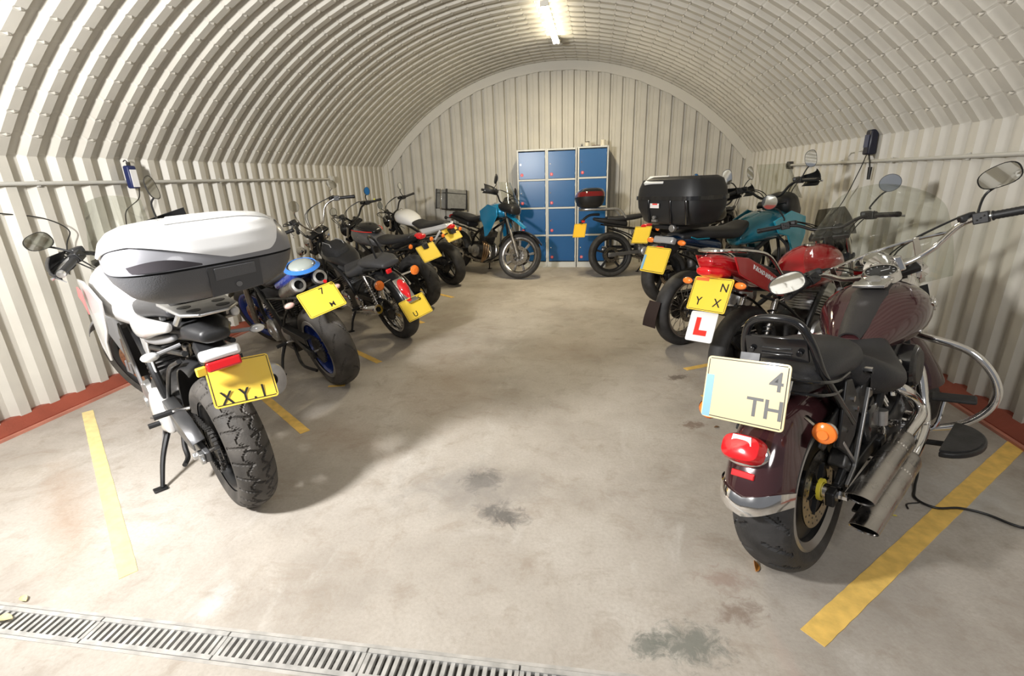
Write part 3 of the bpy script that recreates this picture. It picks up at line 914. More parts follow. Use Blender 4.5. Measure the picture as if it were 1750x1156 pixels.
def bars(B, base, pts, grip_m=None, bar_m=None, r=0.0115, grip=0.125, levers=True, lever_m=None, cables=True, switch=True, brace=False, gr=0.0165, end_m=None, hand=None):
    # pts: right-hand half of the bar from the middle out, as offsets from base
    b = Vector(base)
    left = [b+Vector(p) for p in pts]
    right = [Vector((p.x, -p.y, p.z)) for p in left]
    ctl = left[::-1]+right
    ctl = [p for i, p in enumerate(ctl) if i == 0 or (p-ctl[i-1]).length > 1e-4]
    g = B.g(True); g.tube(ctl, r, 12, smooth=6)
    if brace: g.tube([left[1].lerp(left[2], 0.5), right[1].lerp(right[2], 0.5)], r*0.7, 8)
    h = g.build('handlebar', bar_m or blk_m, B.t)
    for P, sd in ((left, 1), (right, -1)):
        e = P[-1]; d = (P[-1]-P[-2]).normalized()
        g = B.g(True); 
        q = []
        for i in range(9): q += [(i*grip/9, gr), (i*grip/9+grip/18, gr*0.93)]
        g.lathe([(0, 0.0), (0, gr*1.15), (0.006, gr*1.15)]+[(a+0.006, b_) for a, b_ in q]+[(grip+0.006, gr*1.1), (grip+0.012, 0)], e-d*grip, d, 16)
        g.build('grip', grip_m or blk, h)
        g = B.g(True); g.lathe([(0, 0), (0, gr*1.0), (0.012, gr*1.1), (0.022, gr*0.9), (0.024, 0)], e+d*0.006, d, 14)
        g.build('bar_end', end_m or blk_m, h)
        fwd = Vector((1, 0, 0)); fwd = (fwd-d*fwd.dot(d)).normalized(); upv = Vector((0, 0, 1))
        if switch:
            g = B.g(True); g.box(e-d*(grip+0.035), (0.042, 0.055, 0.05), Matrix((fwd, d, fwd.cross(d))).transposed())
            for k in range(3): g.box(e-d*(grip+0.02+0.014*k)-fwd*0.022+upv*(0.008-0.008*k), (0.008, 0.008, 0.008))
            g.build('switch_cluster', blk, h, bevel=0.006)
        if levers:
            g = B.g(True)
            p0 = e-d*(grip+0.04)+fwd*0.035
            g.tube([p0, p0+fwd*0.02+d*0.03, p0+fwd*0.035+d*0.09-upv*0.005, p0+fwd*0.02+d*0.155-upv*0.012, p0+fwd*0.03+d*0.175-upv*0.012], [0.011, 0.008, 0.006, 0.0055, 0.008], 8, smooth=4)
            g.build('lever', lever_m or alu, h)
            g = B.g(True); g.box(e-d*(grip+0.085)+fwd*0.02+upv*0.012, (0.045, 0.06, 0.034)); g.build('reservoir', blk, h, bevel=0.008)
        if cables:
            g = B.g(True)
            p0 = e-d*(grip+0.06)+fwd*0.03
            m_ = Vector((B.A+B.d*0.60)); 
            for k in range(2):
                g.tube([p0, p0+fwd*(0.07+0.03*k)-d*0.06+upv*0.02, Vector((m_.x+0.09, sd*(0.10+0.03*k), p0.z-0.06)), m_+Vector((0.0, sd*0.04, 0.02)), m_+Vector((-0.12, sd*0.05, -0.12))], 0.0042, 7, smooth=6)
            g.build('control_cable', blk, h)
        if hand:
            g = B.g(True)
            c0 = e+d*0.01
            def fn(u, v, c0=c0, d=d, fwd=fwd, upv=upv):
                a = -0.15+u*1.1
                return c0-d*(u*0.21)+fwd*(0.045+0.075*math.sin(min(1, u*1.25)*PI*0.75))+upv*((v-0.5)*(0.135-0.05*u)+0.02-0.03*u)+fwd*(-0.02*(v-0.5)**2*8)
            g.sheet(fn, 10, 6, 0.004)
            g.tube([c0, c0+fwd*0.05-d*0.01, c0+fwd*0.10-d*0.08, e-d*(grip+0.06)+fwd*0.07], 0.007, 8, smooth=4)
            g.build('hand_guard', hand, h, bevel=0.0)
    return h, left, right

def mirror(B, root, head, r=(0.062, 0.045), face=(-1, 0, 0.05), stem_m=None, shell=None, round_=False, bend=0.03, roll=0):
    root = Vector(root); head = Vector(head)
    g = B.g(True)
    mid = root.lerp(head, 0.5)+Vector((bend, 0, 0.01))
    g.tube([root, root+Vector((0, 0, 0.02)), mid, head+Vector((0.012, 0, -r[1]*0.7))], 0.0055, 8, smooth=5)
    m = g.build('mirror', stem_m or blk_m, B.t)
    f = Vector(face).normalized()
    a = Vector((0, 0, 1)).cross(f).normalized(); b = f.cross(a)
    if roll:
        q = Matrix.Rotation(R(roll), 3, f); a = q @ a; b = q @ b
    n = 28
    e = 2.0 if round_ else 2.6
    def ring(k, off):
        o = []
        for i in range(n):
            t = 2*PI*i/n; ca, sa = math.cos(t), math.sin(t)
            q = (abs(ca)**e+abs(sa)**e)**(-1/e)
            skew = 1.0+(0 if round_ else 0.10*ca)
            o.append(head+a*ca*q*r[0]*k+b*sa*q*r[1]*k*skew+f*off)
        return o
    g = B.g(True)
    rs = [ring(0.15, -0.026), ring(0.6, -0.022), ring(0.92, -0.010), ring(1.0, 0.0), ring(0.93, 0.0)]
    vs = [p for q in rs for p in q]; fs = []
    for k in range(4):
        for i in range(n): fs.append((k*n+i, k*n+(i+1) % n, (k+1)*n+(i+1) % n, (k+1)*n+i))
    fs.append(tuple(range(n)))
    g.add(vs, fs); g.build('mirror_shell', shell or blk, m)
    g = B.g(True); p = ring(0.93, -0.0008); g.add(p, [tuple(range(n))]); g.build('mirror_glass', mirr, m, smooth=0)

def fender(B, front, R_, w, a0, a1, drop=0.035, m=None, name=None, t=0.004, flat=0.5, edge=None, nseg=30, cx=None, flare=0.0, c=None, parent=None):
    c = c or (Vector((B.wb, 0, B.fr)) if front else Vector((0, 0, B.rr)))
    g = B.g(front)
    def fn(u, v):
        a = R(a0+(a1-a0)*u)
        s_ = v*2-1
        r = R_-drop*abs(s_)**3.0
        y = w/2*math.copysign(min(1, abs(s_)*1.0)**0.8, s_)*(1+flare*abs(s_)**4)
        return c+Vector((math.cos(a)*r, y, math.sin(a)*r))
    g.sheet(fn, nseg, 14, t)
    return g.build(name or ('front_mudguard' if front else 'rear_mudguard'), m or blk_g, parent or B.t)

def rail(B, name, pts, r=0.012, m=None, front=False, smooth=6, n=10, parent=None, label=None):
    g = B.g(front); g.tube(pts, r, n, smooth=smooth); return g.build(name, m or blk_m, parent or B.t, label=label)

def shock(B, p0, p1, spring=None, body=None, r=0.026, coils=9):
    p0, p1 = Vector(p0), Vector(p1)
    g = B.g(); g.cyl(p0, p1, 0.011, n=10); g.cyl(p0.lerp(p1, 0.45), p1, 0.018, n=12)
    for q in (p0, p1): g.ell(q, (0.02, 0.02, 0.02), 10, 6)
    s_ = g.build('shock_absorber', body or steel, B.t)
    d = (p1-p0).normalized(); u = d.orthogonal().normalized(); w = d.cross(u)
    pts = []
    k = coils*12
    for i in range(k+1):
        a = 2*PI*coils*i/k
        pts.append(p0.lerp(p1, 0.12+0.72*i/k)+(u*math.cos(a)+w*math.sin(a))*r)
    g = B.g(); g.tube(pts, 0.0052, 6); g.build('spring', spring or chrome, s_)
    return s_

def muffler(B, p0, p1, r=0.045, m=None, hole=0.028, pipe=None, pm=None, oval=1.0, name='exhaust', slash=0.0, end_m=None, pr=0.019, taper=0.8):
    p0, p1 = Vector(p0), Vector(p1)
    d = (p1-p0).normalized(); L_ = (p1-p0).length
    g = B.g()
    if pipe: g.tube([Vector(q) for q in pipe]+[p0, p0+d*0.02], pr, 12, smooth=6)
    e = g.build('exhaust_pipe', pm or steel, B.t) if pipe else None
    g = B.g()
    g.lathe([(0, 0), (0, r*taper*0.6), (L_*0.12, r*0.97), (L_*0.5, r), (L_*0.93, r), (L_*0.97, r*0.95), (L_, r*0.88), (L_, hole), (L_-0.03, hole)], p0, d, 28)
    k = g.build('silencer', m or steel, B.t)
    if end_m:
        g = B.g(); g.lathe([(L_*0.93, r*1.01), (L_*0.97, r*1.0), (L_*1.005, r*0.9), (L_*1.01, hole)], p0, d, 28); g.build('end_cap', end_m, k)
    g = B.g(); g.lathe([(L_-0.03, 0), (L_-0.03, hole*1.0), (L_-0.028, hole), (L_-0.028, 0)], p0, d, 20); g.build('outlet', darkhole, k)  # inset dark disc paints the shaded depth of the pipe
    return k

def indicator(B, root, out, lens=amber, stem=None, r=0.028, L_=0.05, shape='round', face=(-1, 0, 0), front=False):
    root = Vector(root); o = Vector(out)
    f = Vector(face).normalized()
    g = B.g(front)
    g.tube([root, root+o*0.8], 0.009, 8)
    c = root+o
    if shape == 'round': g.lathe([(0.03, 0), (0.028, r*0.5), (0.016, r*0.9), (0, r), (-0.004, r)], c, -f, 20)
    else:
        mm = f.to_track_quat('X', 'Z').to_matrix(); g.ell(c-f*0.003, (0.020, r*1.25, r*0.72), 14, 8, mm)
    i = g.build('indicator', stem or blk, B.t)
    g = B.g(front)
    if shape == 'round':
        g.lathe([(0.0, r*0.97), (0.008, r*0.9), (0.015, r*0.6), (0.018, 0)], c, f, 20)
        g.lathe([(0.016, r*0.45), (0.021, r*0.42), (0.021, 0)], c, f, 16)
    else:
        mm = f.to_track_quat('X', 'Z').to_matrix(); g.ell(c+f*0.004, (0.018, r*1.18, r*0.66), 14, 8, mm)
    g.build('lens', lens, i)
    return i

def plate(B, c, tilt=18, yaw=0, w=0.254, h=0.203, col=None, chars=(), name='number_plate', extra=None, roll=0, bracket=True, thick=0.004, label=None):
    # faces backwards, tilt leans the top forward; chars: (string, size, along right, up)
    c = Vector(c)
    m = Matrix.Rotation(R(yaw), 3, 'Z') @ Matrix.Rotation(R(-tilt), 3, 'Y').inverted() @ Matrix.Rotation(R(roll), 3, 'X')
    n = m @ Vector((-1, 0, 0)); xr = m @ Vector((0, -1, 0)); upv = m @ Vector((0, 0, 1))
    def rr(w_, h_, rad=0.012):
        p = []
        for (sx, sy, a) in ((1, 1, 0), (-1, 1, 90), (-1, -1, 180), (1, -1, 270)):
            for k in range(4):
                t = R(a+30*k); p.append(c+xr*(sx*(w_/2-rad)+rad*math.cos(t))+upv*(sy*(h_/2-rad)+rad*math.sin(t)))
        return p
    g = B.g(); g.poly(rr(w, h), n*thick); o = g.build(name, col or yel, B.t, smooth=0, label=label)
    g = B.g()
    bw = 0.0028
    for (q, s_) in (((0, h/2-0.007), (w-0.02, bw)), ((0, -h/2+0.007), (w-0.02, bw)), ((w/2-0.007, 0), (bw, h-0.02)), ((-w/2+0.007, 0), (bw, h-0.02))):
        g.poly([c+n*(thick)+xr*(q[0]+sx*s_[0]/2)+upv*(q[1]+sy*s_[1]/2) for sx, sy in ((-1, -1), (1, -1), (1, 1), (-1, 1))], n*0.0005)
    g.build('border', ink, o, smooth=0)
    if chars:
        for (s_, sz, px, py) in chars:
            g = B.g(); g.text(s_, sz, c+n*(thick+0.0004)+xr*px+upv*py, xr, upv, depth=0.0004)
            g.build('characters', ink, o, smooth=0)
    if extra:
        for (q, s_, mm, nm) in extra:
            g = B.g(); g.poly([c+n*(thick)+xr*(q[0]+sx*s_[0]/2)+upv*(q[1]+sy*s_[1]/2) for sx, sy in ((-1, -1), (1, -1), (1, 1), (-1, 1))], n*0.0006)
            g.build(nm, mm, o, smooth=0)
    if bracket:
        g = B.g(); g.bar(c-n*0.006-upv*h*0.3, c-n*0.012+upv*h*0.62, 0.06, 0.01, n); g.build('plate_bracket', blk_m, o)
    return o, (c, n, xr, upv)

def fins(g, base, d, L_, rx, ry, n=9, yaxis=(0, 1, 0), t=0.006):
    # stacked rounded cooling fins along d
    base = Vector(base); d = Vector(d).normalized(); y = Vector(yaxis); x = y.cross(d).normalized()
    for i in range(n):
        c = base+d*(L_*(i+0.5)/n)
        p = []
        for k in range(20):
            a = 2*PI*k/20; ca, sa = math.cos(a), math.sin(a); q = (abs(ca)**3+abs(sa)**3)**(-1/3)
            p.append(c+x*rx*ca*q+y*ry*sa*q)
        g.poly(p, d*t)
    p = []
    for k in range(16):
        a = 2*PI*k/16; p.append(base+x*rx*0.72*math.cos(a)+y*ry*0.72*math.sin(a))
    g.poly(p, d*L_)

def engine_block(B, x=0.62, z=0.36, w=0.30, m=None, cover_m=None, cyl_m=None, tilt=20, cylw=0.26, cyl_h=0.24, covers=True, length=0.40):
    g = B.g()
    g.loft([(x-length/2, z+0.02, w*0.32, 0.10), (x-length*0.25, z, w*0.42, 0.135), (x+length*0.15, z-0.01, w*0.46, 0.14), (x+length/2, z-0.02, w*0.36, 0.10)], n=24, e=3.2, k=4)
    g.box((x+0.02, 0, z-0.14), (0.26, w*0.6, 0.10), taper=1.2)
    e = g.build('engine', m or darkst, B.t, smooth=40)
    g = B.g()
    d = Vector((math.sin(R(tilt)), 0, math.cos(R(tilt))))
    b0 = Vector((x+length*0.20, 0, z+0.09))
    fins(g, b0, d, cyl_h*0.62, 0.085, cylw/2, 8)
    g.bar(b0+d*cyl_h*0.62, b0+d*cyl_h, 0.16, cylw*0.92, (0, 1, 0)) if False else g.box(b0+d*cyl_h*0.81, (0.15, cylw*0.92, cyl_h*0.38), (0, tilt, 0))
    g.build('cylinder', cyl_m or m or darkst, e, bevel=0.0)
    if covers:
        for sd in (1, -1):
            g = B.g()
            cc = Vector((x+(0.10 if sd > 0 else 0.0), sd*w*0.42, z-0.01))
            g.lathe([(0, 0.0), (0, 0.098), (0.024, 0.094), (0.036, 0.070), (0.040, 0)], cc, (0, sd, 0), 28)
            g.lathe([(0.03, 0.034), (0.048, 0.032), (0.05, 0)], cc, (0, sd, 0), 20)
            for i in range(7):
                a = 2*PI*i/7; q = cc+Vector((math.cos(a)*0.086, sd*0.02, math.sin(a)*0.086)); g.cyl(q, q+Vector((0, sd*0.012, 0)), 0.007, n=6)
            g.build('engine_cover', cover_m or alu, e)
            g = B.g()
            g.lathe([(0, 0.0), (0, 0.066), (0.018, 0.062), (0.026, 0.05), (0.028, 0)], Vector((x-0.14, sd*w*0.36, z+0.0)), (0, sd, 0), 22)
            g.build('sprocket_cover', cover_m or alu, e)
    # exhaust headers down the front
    return e

def swingarm(B, piv=(0.52, 0, 0.36), w=0.11, m=None, h=0.05, back=0.045, chain=None, guard=None, gside=1):
    g = B.g()
    for sd in (1, -1):
        g.bar((piv[0], sd*w*0.8, piv[2]), (-back, sd*(w+0.01), B.rr), 0.028, h, (0, 0, 1))
        g.box((-0.005, sd*(w+0.01), B.rr), (0.11, 0.022, h*1.25))
    g.box((piv[0]-0.03, 0, piv[2]), (0.09, w*2, h*1.2))
    s_ = g.build('swingarm', m or blk_m, B.t, bevel=0.006)
    if chain is not None:
        r_ = chain
        yy = gside*(B_rw(B)*1.05+0.003)
        # two runs of links and the wrap round the rear sprocket
        pts = [Vector((piv[0]+0.06, yy, piv[2]+0.036)), Vector((0, yy, B.rr+r_))]
        for k in range(1, 9):
            a = PI/2+PI*k/9; pts.append(Vector((math.cos(a)*r_, yy, B.rr+math.sin(a)*r_)))
        pts += [Vector((0, yy, B.rr-r_)), Vector((piv[0]+0.06, yy, piv[2]-0.036))]
        dense = []
        for a, b in zip(pts, pts[1:]):
            k = max(1, int((b-a).length/0.016))
            for i in range(k): dense.append(a.lerp(b, i/k))
        g = B.g()
        for i in range(0, len(dense)-1):
            a, b = dense[i], dense[i+1]
            m_ = a.lerp(b, 0.5); g.bar(m_-(b-a)*0.36, m_+(b-a)*0.36, 0.018 if i % 2 else 0.011, 0.012)
        g.build('chain', darkst, s_, smooth=0)
    if guard:
        g = B.g()
        yy = gside*(w-0.005)
        g.bar((0.44, yy, piv[2]+0.075), (-0.02, yy, B.rr+0.115), 0.05, 0.012)
        g.bar((0.44, yy+gside*0.024, piv[2]+0.060), (-0.02, yy+gside*0.024, B.rr+0.10), 0.006, 0.05)
        g.build('chain_guard', guard, s_, bevel=0.003)
    return s_
def B_rw(B): return getattr(B, 'rw', 0.06)

def stand(B, x=0.58, foot=(0.50, 0.27), top=(0.62, 0.13, 0.25), m=None):
    # foot set so that it meets the floor once the bike leans on it
    lean = R(B.t['lean'])
    fz = 0.012/math.cos(lean)+foot[1]*math.tan(lean)
    f = Vector((foot[0], foot[1], fz))
    t = Vector(top)
    g = B.g(); g.tube([t, t.lerp(f, 0.5)+Vector((0.0, 0.012, 0)), f], [0.015, 0.012, 0.010], 8, smooth=4)
    s_ = g.build('side_stand', m or blk_m, B.t)
    g = B.g()
    g.box(f+Vector((0, 0.01, -0.004)), (0.045, 0.06, 0.010), (math.degrees(lean), 0, 0)); g.build('stand_foot', m or blk_m, s_, bevel=0.004)
    g = B.g(); g.tube([t+Vector((0.0, 0.02, 0)), t.lerp(f, 0.55)+Vector((0.02, 0.01, 0))], 0.007, 6); g.build('stand_spring', steel, s_)

def pegs(B, pts, m=None, rub=None):
    for (p, sd) in pts:
        p = Vector(p)
        g = B.g(); g.tube([p-Vector((0.03, sd*0.05, 0)), p, p+Vector((0, sd*0.03, 0))], 0.010, 8)
        q = g.build('foot_peg', m or steel, B.t)
        g = B.g(); g.tube([p+Vector((0, sd*0.02, 0)), p+Vector((0, sd*0.095, 0))], 0.014, 10); g.build('peg_rubber', rub or blk, q)

def frame(B, m=None, head=None, extra=()):
    g = B.g()
    hd = head or (B.A+B.d*0.62-B.pf*B.off)
    for sd in (1, -1):
        y = sd*0.03
        g.tube([hd+Vector((0, y*0.6, 0.05)), (hd.x-0.15, sd*0.10, hd.z-0.05), (0.62, sd*0.13, 0.62), (0.50, sd*0.12, 0.40), (0.52, sd*0.10, 0.28)], 0.019, 10, smooth=5)
        g.tube([hd+Vector((0, y*0.6, -0.04)), (hd.x+0.0, sd*0.07, hd.z-0.25), (hd.x-0.02, sd*0.09, 0.34), (0.80, sd*0.10, 0.20), (0.52, sd*0.10, 0.24)], 0.014, 10, smooth=5)
        g.tube([(0.62, sd*0.12, 0.64), (0.25, sd*0.11, 0.70), (-0.12, sd*0.09, 0.76)], 0.012, 8, smooth=4)
        g.tube([(0.50, sd*0.12, 0.42), (0.25, sd*0.11, 0.60), (0.0, sd*0.10, 0.70)], 0.010, 8, smooth=4)
    for p in extra: g.tube(p, 0.012, 8, smooth=4)
    return g.build('frame', m or blk_m, B.t)

def headlight(B, c, r=0.085, m=None, round_=True, depth=0.12):
    c = Vector(c)
    g = B.g(True); g.lathe([(-depth, 0), (-depth*0.97, r*0.35), (-depth*0.6, r*0.85), (0, r*1.0), (0.012, r*1.04), (0.016, r*0.96)], c, (1, 0, 0), 28)
    h = g.build('headlight', m or chrome, B.t)
    g = B.g(True); g.lathe([(0.012, r*0.97), (0.022, r*0.7), (0.026, 0)], c, (1, 0, 0), 28); g.build('lens', clear, h)
    return h
def clocks(B, c, r=0.045, ys=(-0.055, 0.055), m=None, tilt=(-0.85, 0, 0.55)):
    for y in ys:
        p = Vector(c)+Vector((0, y, 0)); d = Vector(tilt).normalized()
        g = B.g(True); g.lathe([(-0.05, 0), (-0.05, r*0.8), (0, r), (0.006, r), (0.007, r*0.88)], p, d, 24)
        k = g.build('instrument', m or chrome, B.t)
        g = B.g(True); g.lathe([(0.003, r*0.88), (0.003, 0)], p, d, 24); g.build('dial', blk, k)
# ------------------------------------------------------------------ maroon cruiser, front right
maroon = mat('dark_maroon_paint', (0.052, 0.018, 0.020), 0.14, 0.15, coat=1.0)
grey_rim = mat('grey_alloy_rim', (0.34, 0.33, 0.32), 0.34, 0.8, var=0.1)
yring = mat('yellow_hub_ring', (0.75, 0.62, 0.06), 0.4)
B = Bike('dark maroon cruiser with clear windscreen and twin slash cut exhausts nearest on the right', (0.79, 1.675), 50, 8.0, wb=1.62, rr=0.328, fr=0.32, rake=31, offset=0.05, steer=37)
B.rw = 0.062
wheel(B, 'rear', 0.328, 0.200, 0.222, 'disc', mat('dark_disc_wheel', (0.05, 0.05, 0.05), 0.35, 0.7), tyre_m=rubber, disc=(-1,), disc_r=0.145, tread='chevron', nu=460, hubr=0.05, discx=0.082)
g = B.g(); g.lathe([(-0.076, 0.200), (-0.091, 0.222), (-0.084, 0.238), (-0.07, 0.230), (-0.05, 0.205)], (0, 0, 0.328), (0, 1, 0), 56); g.lathe([(0.076, 0.200), (0.091, 0.222), (0.084, 0.238), (0.07, 0.230), (0.05, 0.205)], (0, 0, 0.328), (0, 1, 0), 56)
g.build('rim_lip', grey_rim, [o for o in B.t.children if o.name.startswith('rear_wheel')][0])
g = B.g(); g.lathe([(0, 0.028), (0, 0.040), (0.012, 0.040), (0.012, 0.028)], (0, -0.088, 0.328), (0, -1, 0), 28); g.build('hub_ring', yring, B.t, label='yellow hub ring')
g = B.g(); g.cyl((0, -0.09, 0.328), (0, -0.155, 0.328), 0.026, n=20); g.cyl((0, -0.155, 0.328), (0, -0.178, 0.328), 0.016, n=6); g.build('axle_nut', chrome, B.t)
wheel(B, 'front', 0.32, 0.14, 0.205, 'disc', grey_rim, disc=(1,), disc_r=0.14, discx=0.07)
fork(B, 0.745, 0.10, 0.38, chrome, chrome, r1=0.031, r2=0.030)
fender(B, True, 0.36, 0.19, 30, 185, 0.075, maroon)
# deep rear mudguard
fender(B, False, 0.388, 0.222, 55, 164, 0.110, maroon, t=0.005, nseg=44, c=Vector((0, 0.012, 0.328)))
c0 = Vector((0, 0.012, 0.328))
g = B.g()
def lip(u, v):
    s_ = u*2-1
    a = R(157+ (1-abs(s_))*7 - 0.0)
    r = 0.392-0.115*abs(s_)**3
    a2 = a+R(9)*v
    yy = 0.115*math.copysign(abs(s_)**0.8, s_)
    return c0+Vector((math.cos(a2)*(r+0.004+0.006*math.sin(v*PI)), yy*1.02, math.sin(a2)*(r+0.004)))
g.sheet(lip, 28, 5, 0.007); g.build('mudguard_lip', chrome, B.t, label='chrome mudguard lip')
def onf(a, y=0, o=0): 
    a = R(a); r = 0.388+o; return c0+Vector((math.cos(a)*r, y, math.sin(a)*r))
# fender struts
for sd in (1, -1):
    g = B.g()
    g.poly([(0.33, sd*0.128, 0.60), (0.24, sd*0.128, 0.66), (0.05, sd*0.130, 0.66), (-0.13, sd*0.130, 0.60), (-0.155, sd*0.130, 0.565), (-0.12, sd*0.130, 0.54), (0.0, sd*0.130, 0.575), (0.2, sd*0.130, 0.575), (0.34, sd*0.128, 0.50)], (0, sd*0.010, 0))
    g.build('mudguard_strut', blk_m, B.t, bevel=0.004)
# tail light, reflector, plate
g = B.g(); cL = onf(142.5, 0.012, 0.012); nL = Vector((math.cos(R(146)), 0, math.sin(R(146))))
q = nL.to_track_quat('X', 'Z').to_matrix()
g.ell(cL+nL*0.008, (0.022, 0.078, 0.052), 24, 12, q); tl = g.build('tail_light', chrome, B.t)
g = B.g()
pr = []
for (k, o_) in ((1.0, 0.0), (1.0, 0.028), (0.86, 0.048), (0.4, 0.054)):
    ring = []
    for i in range(28):
        a = 2*PI*i/28; ca, sa = math.cos(a), math.sin(a); e_ = (abs(ca)**3+abs(sa)**3)**(-1/3)
        ring.append(cL+nL*(0.010+o_)+q @ Vector((0, ca*e_*0.068*k, sa*e_*0.044*k+(0.006 if sa > 0 else 0))))
    pr.append(ring)
vs = [p for r_ in pr for p in r_]; fs = [(k*28+i, k*28+(i+1) % 28, (k+1)*28+(i+1) % 28, (k+1)*28+i) for k in range(3) for i in range(28)]+[tuple(range(84, 112))]
g.add(vs, fs); g.build('lens', redlens, tl, label='red tail light lens')
g = B.g(); g.poly([cL+nL*0.060+q @ Vector((0, y, z)) for y, z in ((-0.030, 0.012), (0.036, 0.012), (0.030, 0.040), (-0.028, 0.040))], nL*0.003); g.build('clear_window', clear, tl)
g = B.g(); cR = onf(153.5, 0.01, 0.004); nR = Vector((math.cos(R(153.5)), 0, math.sin(R(153.5)))); g.box(cR, (0.010, 0.075, 0.022), nR.to_track_quat('X', 'Z').to_matrix()); g.build('reflector', redlens, B.t, bevel=0.003)
plate(B, (-0.33, 0.022, 0.785), tilt=20, w=0.262, h=0.205, col=mat('faded_yellow_plate', (0.72, 0.58, 0.30), 0.4, coat=0.3),
      chars=(('4', 0.085, 0.095, 0.042), ('TH', 0.085, 0.070, -0.045)), extra=((((-0.114), -0.030), (0.026, 0.14), mat('plate_blue', (0.20, 0.42, 0.62), 0.4), 'blue_band'),))
for sd in (1, -1):
    indicator(B, (-0.16, sd*0.10, 0.665), (-0.07, sd*(0.10 if sd > 0 else 0.075), -0.010), amber, chrome, 0.036)
gink = mat('grey_ink', (0.12, 0.12, 0.12), 0.5)
for o in [q for q in B.t.children_recursive if q.name.startswith('characters')]: o.data.materials[0] = gink
# sissy bar with cross plate
pts = [(0.12, 0.140, 0.56), (0.05, 0.136, 0.68), (0.0, 0.115, 0.80), (-0.045, 0.100, 0.905), (-0.065, 0.068, 0.975), (-0.072, 0, 0.992), (-0.065, -0.068, 0.975), (-0.045, -0.100, 0.905), (0.0, -0.115, 0.80), (0.05, -0.136, 0.68), (0.12, -0.140, 0.56)]
pts = [(a-0.09*min(1, (c-0.56)/0.2), b*1.06, c) for a, b, c in pts]
rail(B, 'sissy_bar', pts, 0.0135, blk_g, smooth=8, n=14)
sb = [o for o in B.t.children if o.name.startswith('sissy_bar')][0]
g = B.g(); g.box((-0.14, 0, 0.885), (0.012, 0.195, 0.085), (0, -14, 0))
for sy in (-0.075, 0.075): g.cyl((-0.148, sy, 0.877), (-0.158, sy, 0.876), 0.010, n=10)
for k in range(3): g.box((-0.148, 0, 0.905-0.020*k), (0.006, 0.10, 0.004), (0, -14, 0))
g.build('cross_plate', blk_g, sb, bevel=0.004)
for sd in (1, -1):
    g = B.g(); g.poly([(0.20, sd*0.142, 0.60), (0.10, sd*0.142, 0.73), (0.04, sd*0.142, 0.74), (0.00, sd*0.142, 0.60), (-0.03, sd*0.142, 0.52), (0.06, sd*0.142, 0.46), (0.14, sd*0.142, 0.50)], (0, sd*0.012, 0)); g.build('side_bracket', blk_m, sb, bevel=0.004)
    for p in ((0.13, 0.61), (0.09, 0.66), (0.02, 0.57)):
        g = B.g(); g.cyl((p[0], sd*0.152, p[1]), (p[0], sd*0.165, p[1]), 0.011, n=8); g.build('bolt', chrome, sb)
    
# wire luggage frame over the pillion
for k, (zz, yy) in enumerate(((0.80, 0.15), (0.755, 0.145))):
    rail(B, 'luggage_frame', [(-0.10, yy, zz-0.05), (-0.16, yy*0.8, zz-0.01), (-0.19, 0, zz), (-0.16, -yy*0.8, zz-0.01), (-0.05, -yy, zz-0.035), (0.10, -yy*0.95, zz-0.05)], 0.006, blk_g, n=8)
rail(B, 'luggage_frame', [(-0.17, 0.06, 0.80), (-0.20, 0.055, 0.73), (-0.23, 0.05, 0.69)], 0.006, chrome, n=8)
rail(B, 'luggage_frame', [(-0.17, -0.06, 0.80), (-0.20, -0.055, 0.73), (-0.23, -0.05, 0.69)], 0.006, chrome, n=8)
g = B.g(); g.cyl((-0.19, -0.02, 0.715), (-0.19, -0.02, 0.745), 0.013, n=10); g.ell((-0.19, -0.02, 0.748), (0.012, 0.012, 0.008), 10, 6); g.build('seat_knob', chrome, B.t)
# seats
g = B.g(); g.loft([(-0.13, 0.770, 0.110, 0.048), (-0.02, 0.785, 0.140, 0.066), (0.12, 0.785, 0.150, 0.072), (0.24, 0.770, 0.145, 0.074)], n=28, e=2.6, k=5); g.build('pillion_seat', vinyl, B.t)
g = B.g(); g.loft([(0.25, 0.715, 0.15, 0.085), (0.33, 0.675, 0.215, 0.090), (0.45, 0.640, 0.235, 0.075), (0.57, 0.670, 0.18, 0.065), (0.72, 0.730, 0.095, 0.045), (0.80, 0.765, 0.06, 0.025)], n=30, e=2.5, k=5); g.build('rider_seat', vinyl, B.t)
# tank
g = B.g(); g.loft([(0.60, 0.700, 0.085, 0.045), (0.72, 0.735, 0.145, 0.085), (0.88, 0.775, 0.205, 0.122), (1.02, 0.80, 0.205, 0.124), (1.12, 0.81, 0.15, 0.108), (1.18, 0.81, 0.08, 0.075)], n=36, e=2.25, k=6); tk = g.build('tank', maroon, B.t, smooth=60)
for sd in (1, -1):
    pass
g = B.g()
def cons(u, v):
    x = 0.60+u*0.55
    top = [0.752, 0.825, 0.893, 0.922, 0.917]
    t = u*4; k = min(int(t), 3); z = top[k]+(top[k+1]-top[k])*(t-k)
    w = 0.040+0.022*math.sin(min(1, u*1.1)*PI)+0.018*u
    return (x, (v*2-1)*w, z+0.012-0.020*abs(v*2-1)**3)
g.sheet(cons, 20, 8, 0.008); co = g.build('console', mat('black_leather', (0.030, 0.028, 0.028), 0.5, bump=0.2, bscale=150), tk)
g = B.g()
dd = Vector((-0.30, 0, 0.95)).normalized()
g.box((0.965, 0, 0.938), (0.17, 0.125, 0.020), (0, -8, 0)); g.build('console_plate', chrome, tk, bevel=0.006)
g = B.g(); g.lathe([(-0.02, 0.080), (0.0, 0.078), (0.020, 0.072), (0.024, 0.068), (0.022, 0.062)], (1.04, 0, 0.955), dd, 32); dial = g.build('speedometer', chrome, tk)
g = B.g(); g.lathe([(0.018, 0.064), (0.019, 0)], (1.04, 0, 0.955), dd, 32); g.build('dial', blk, dial)
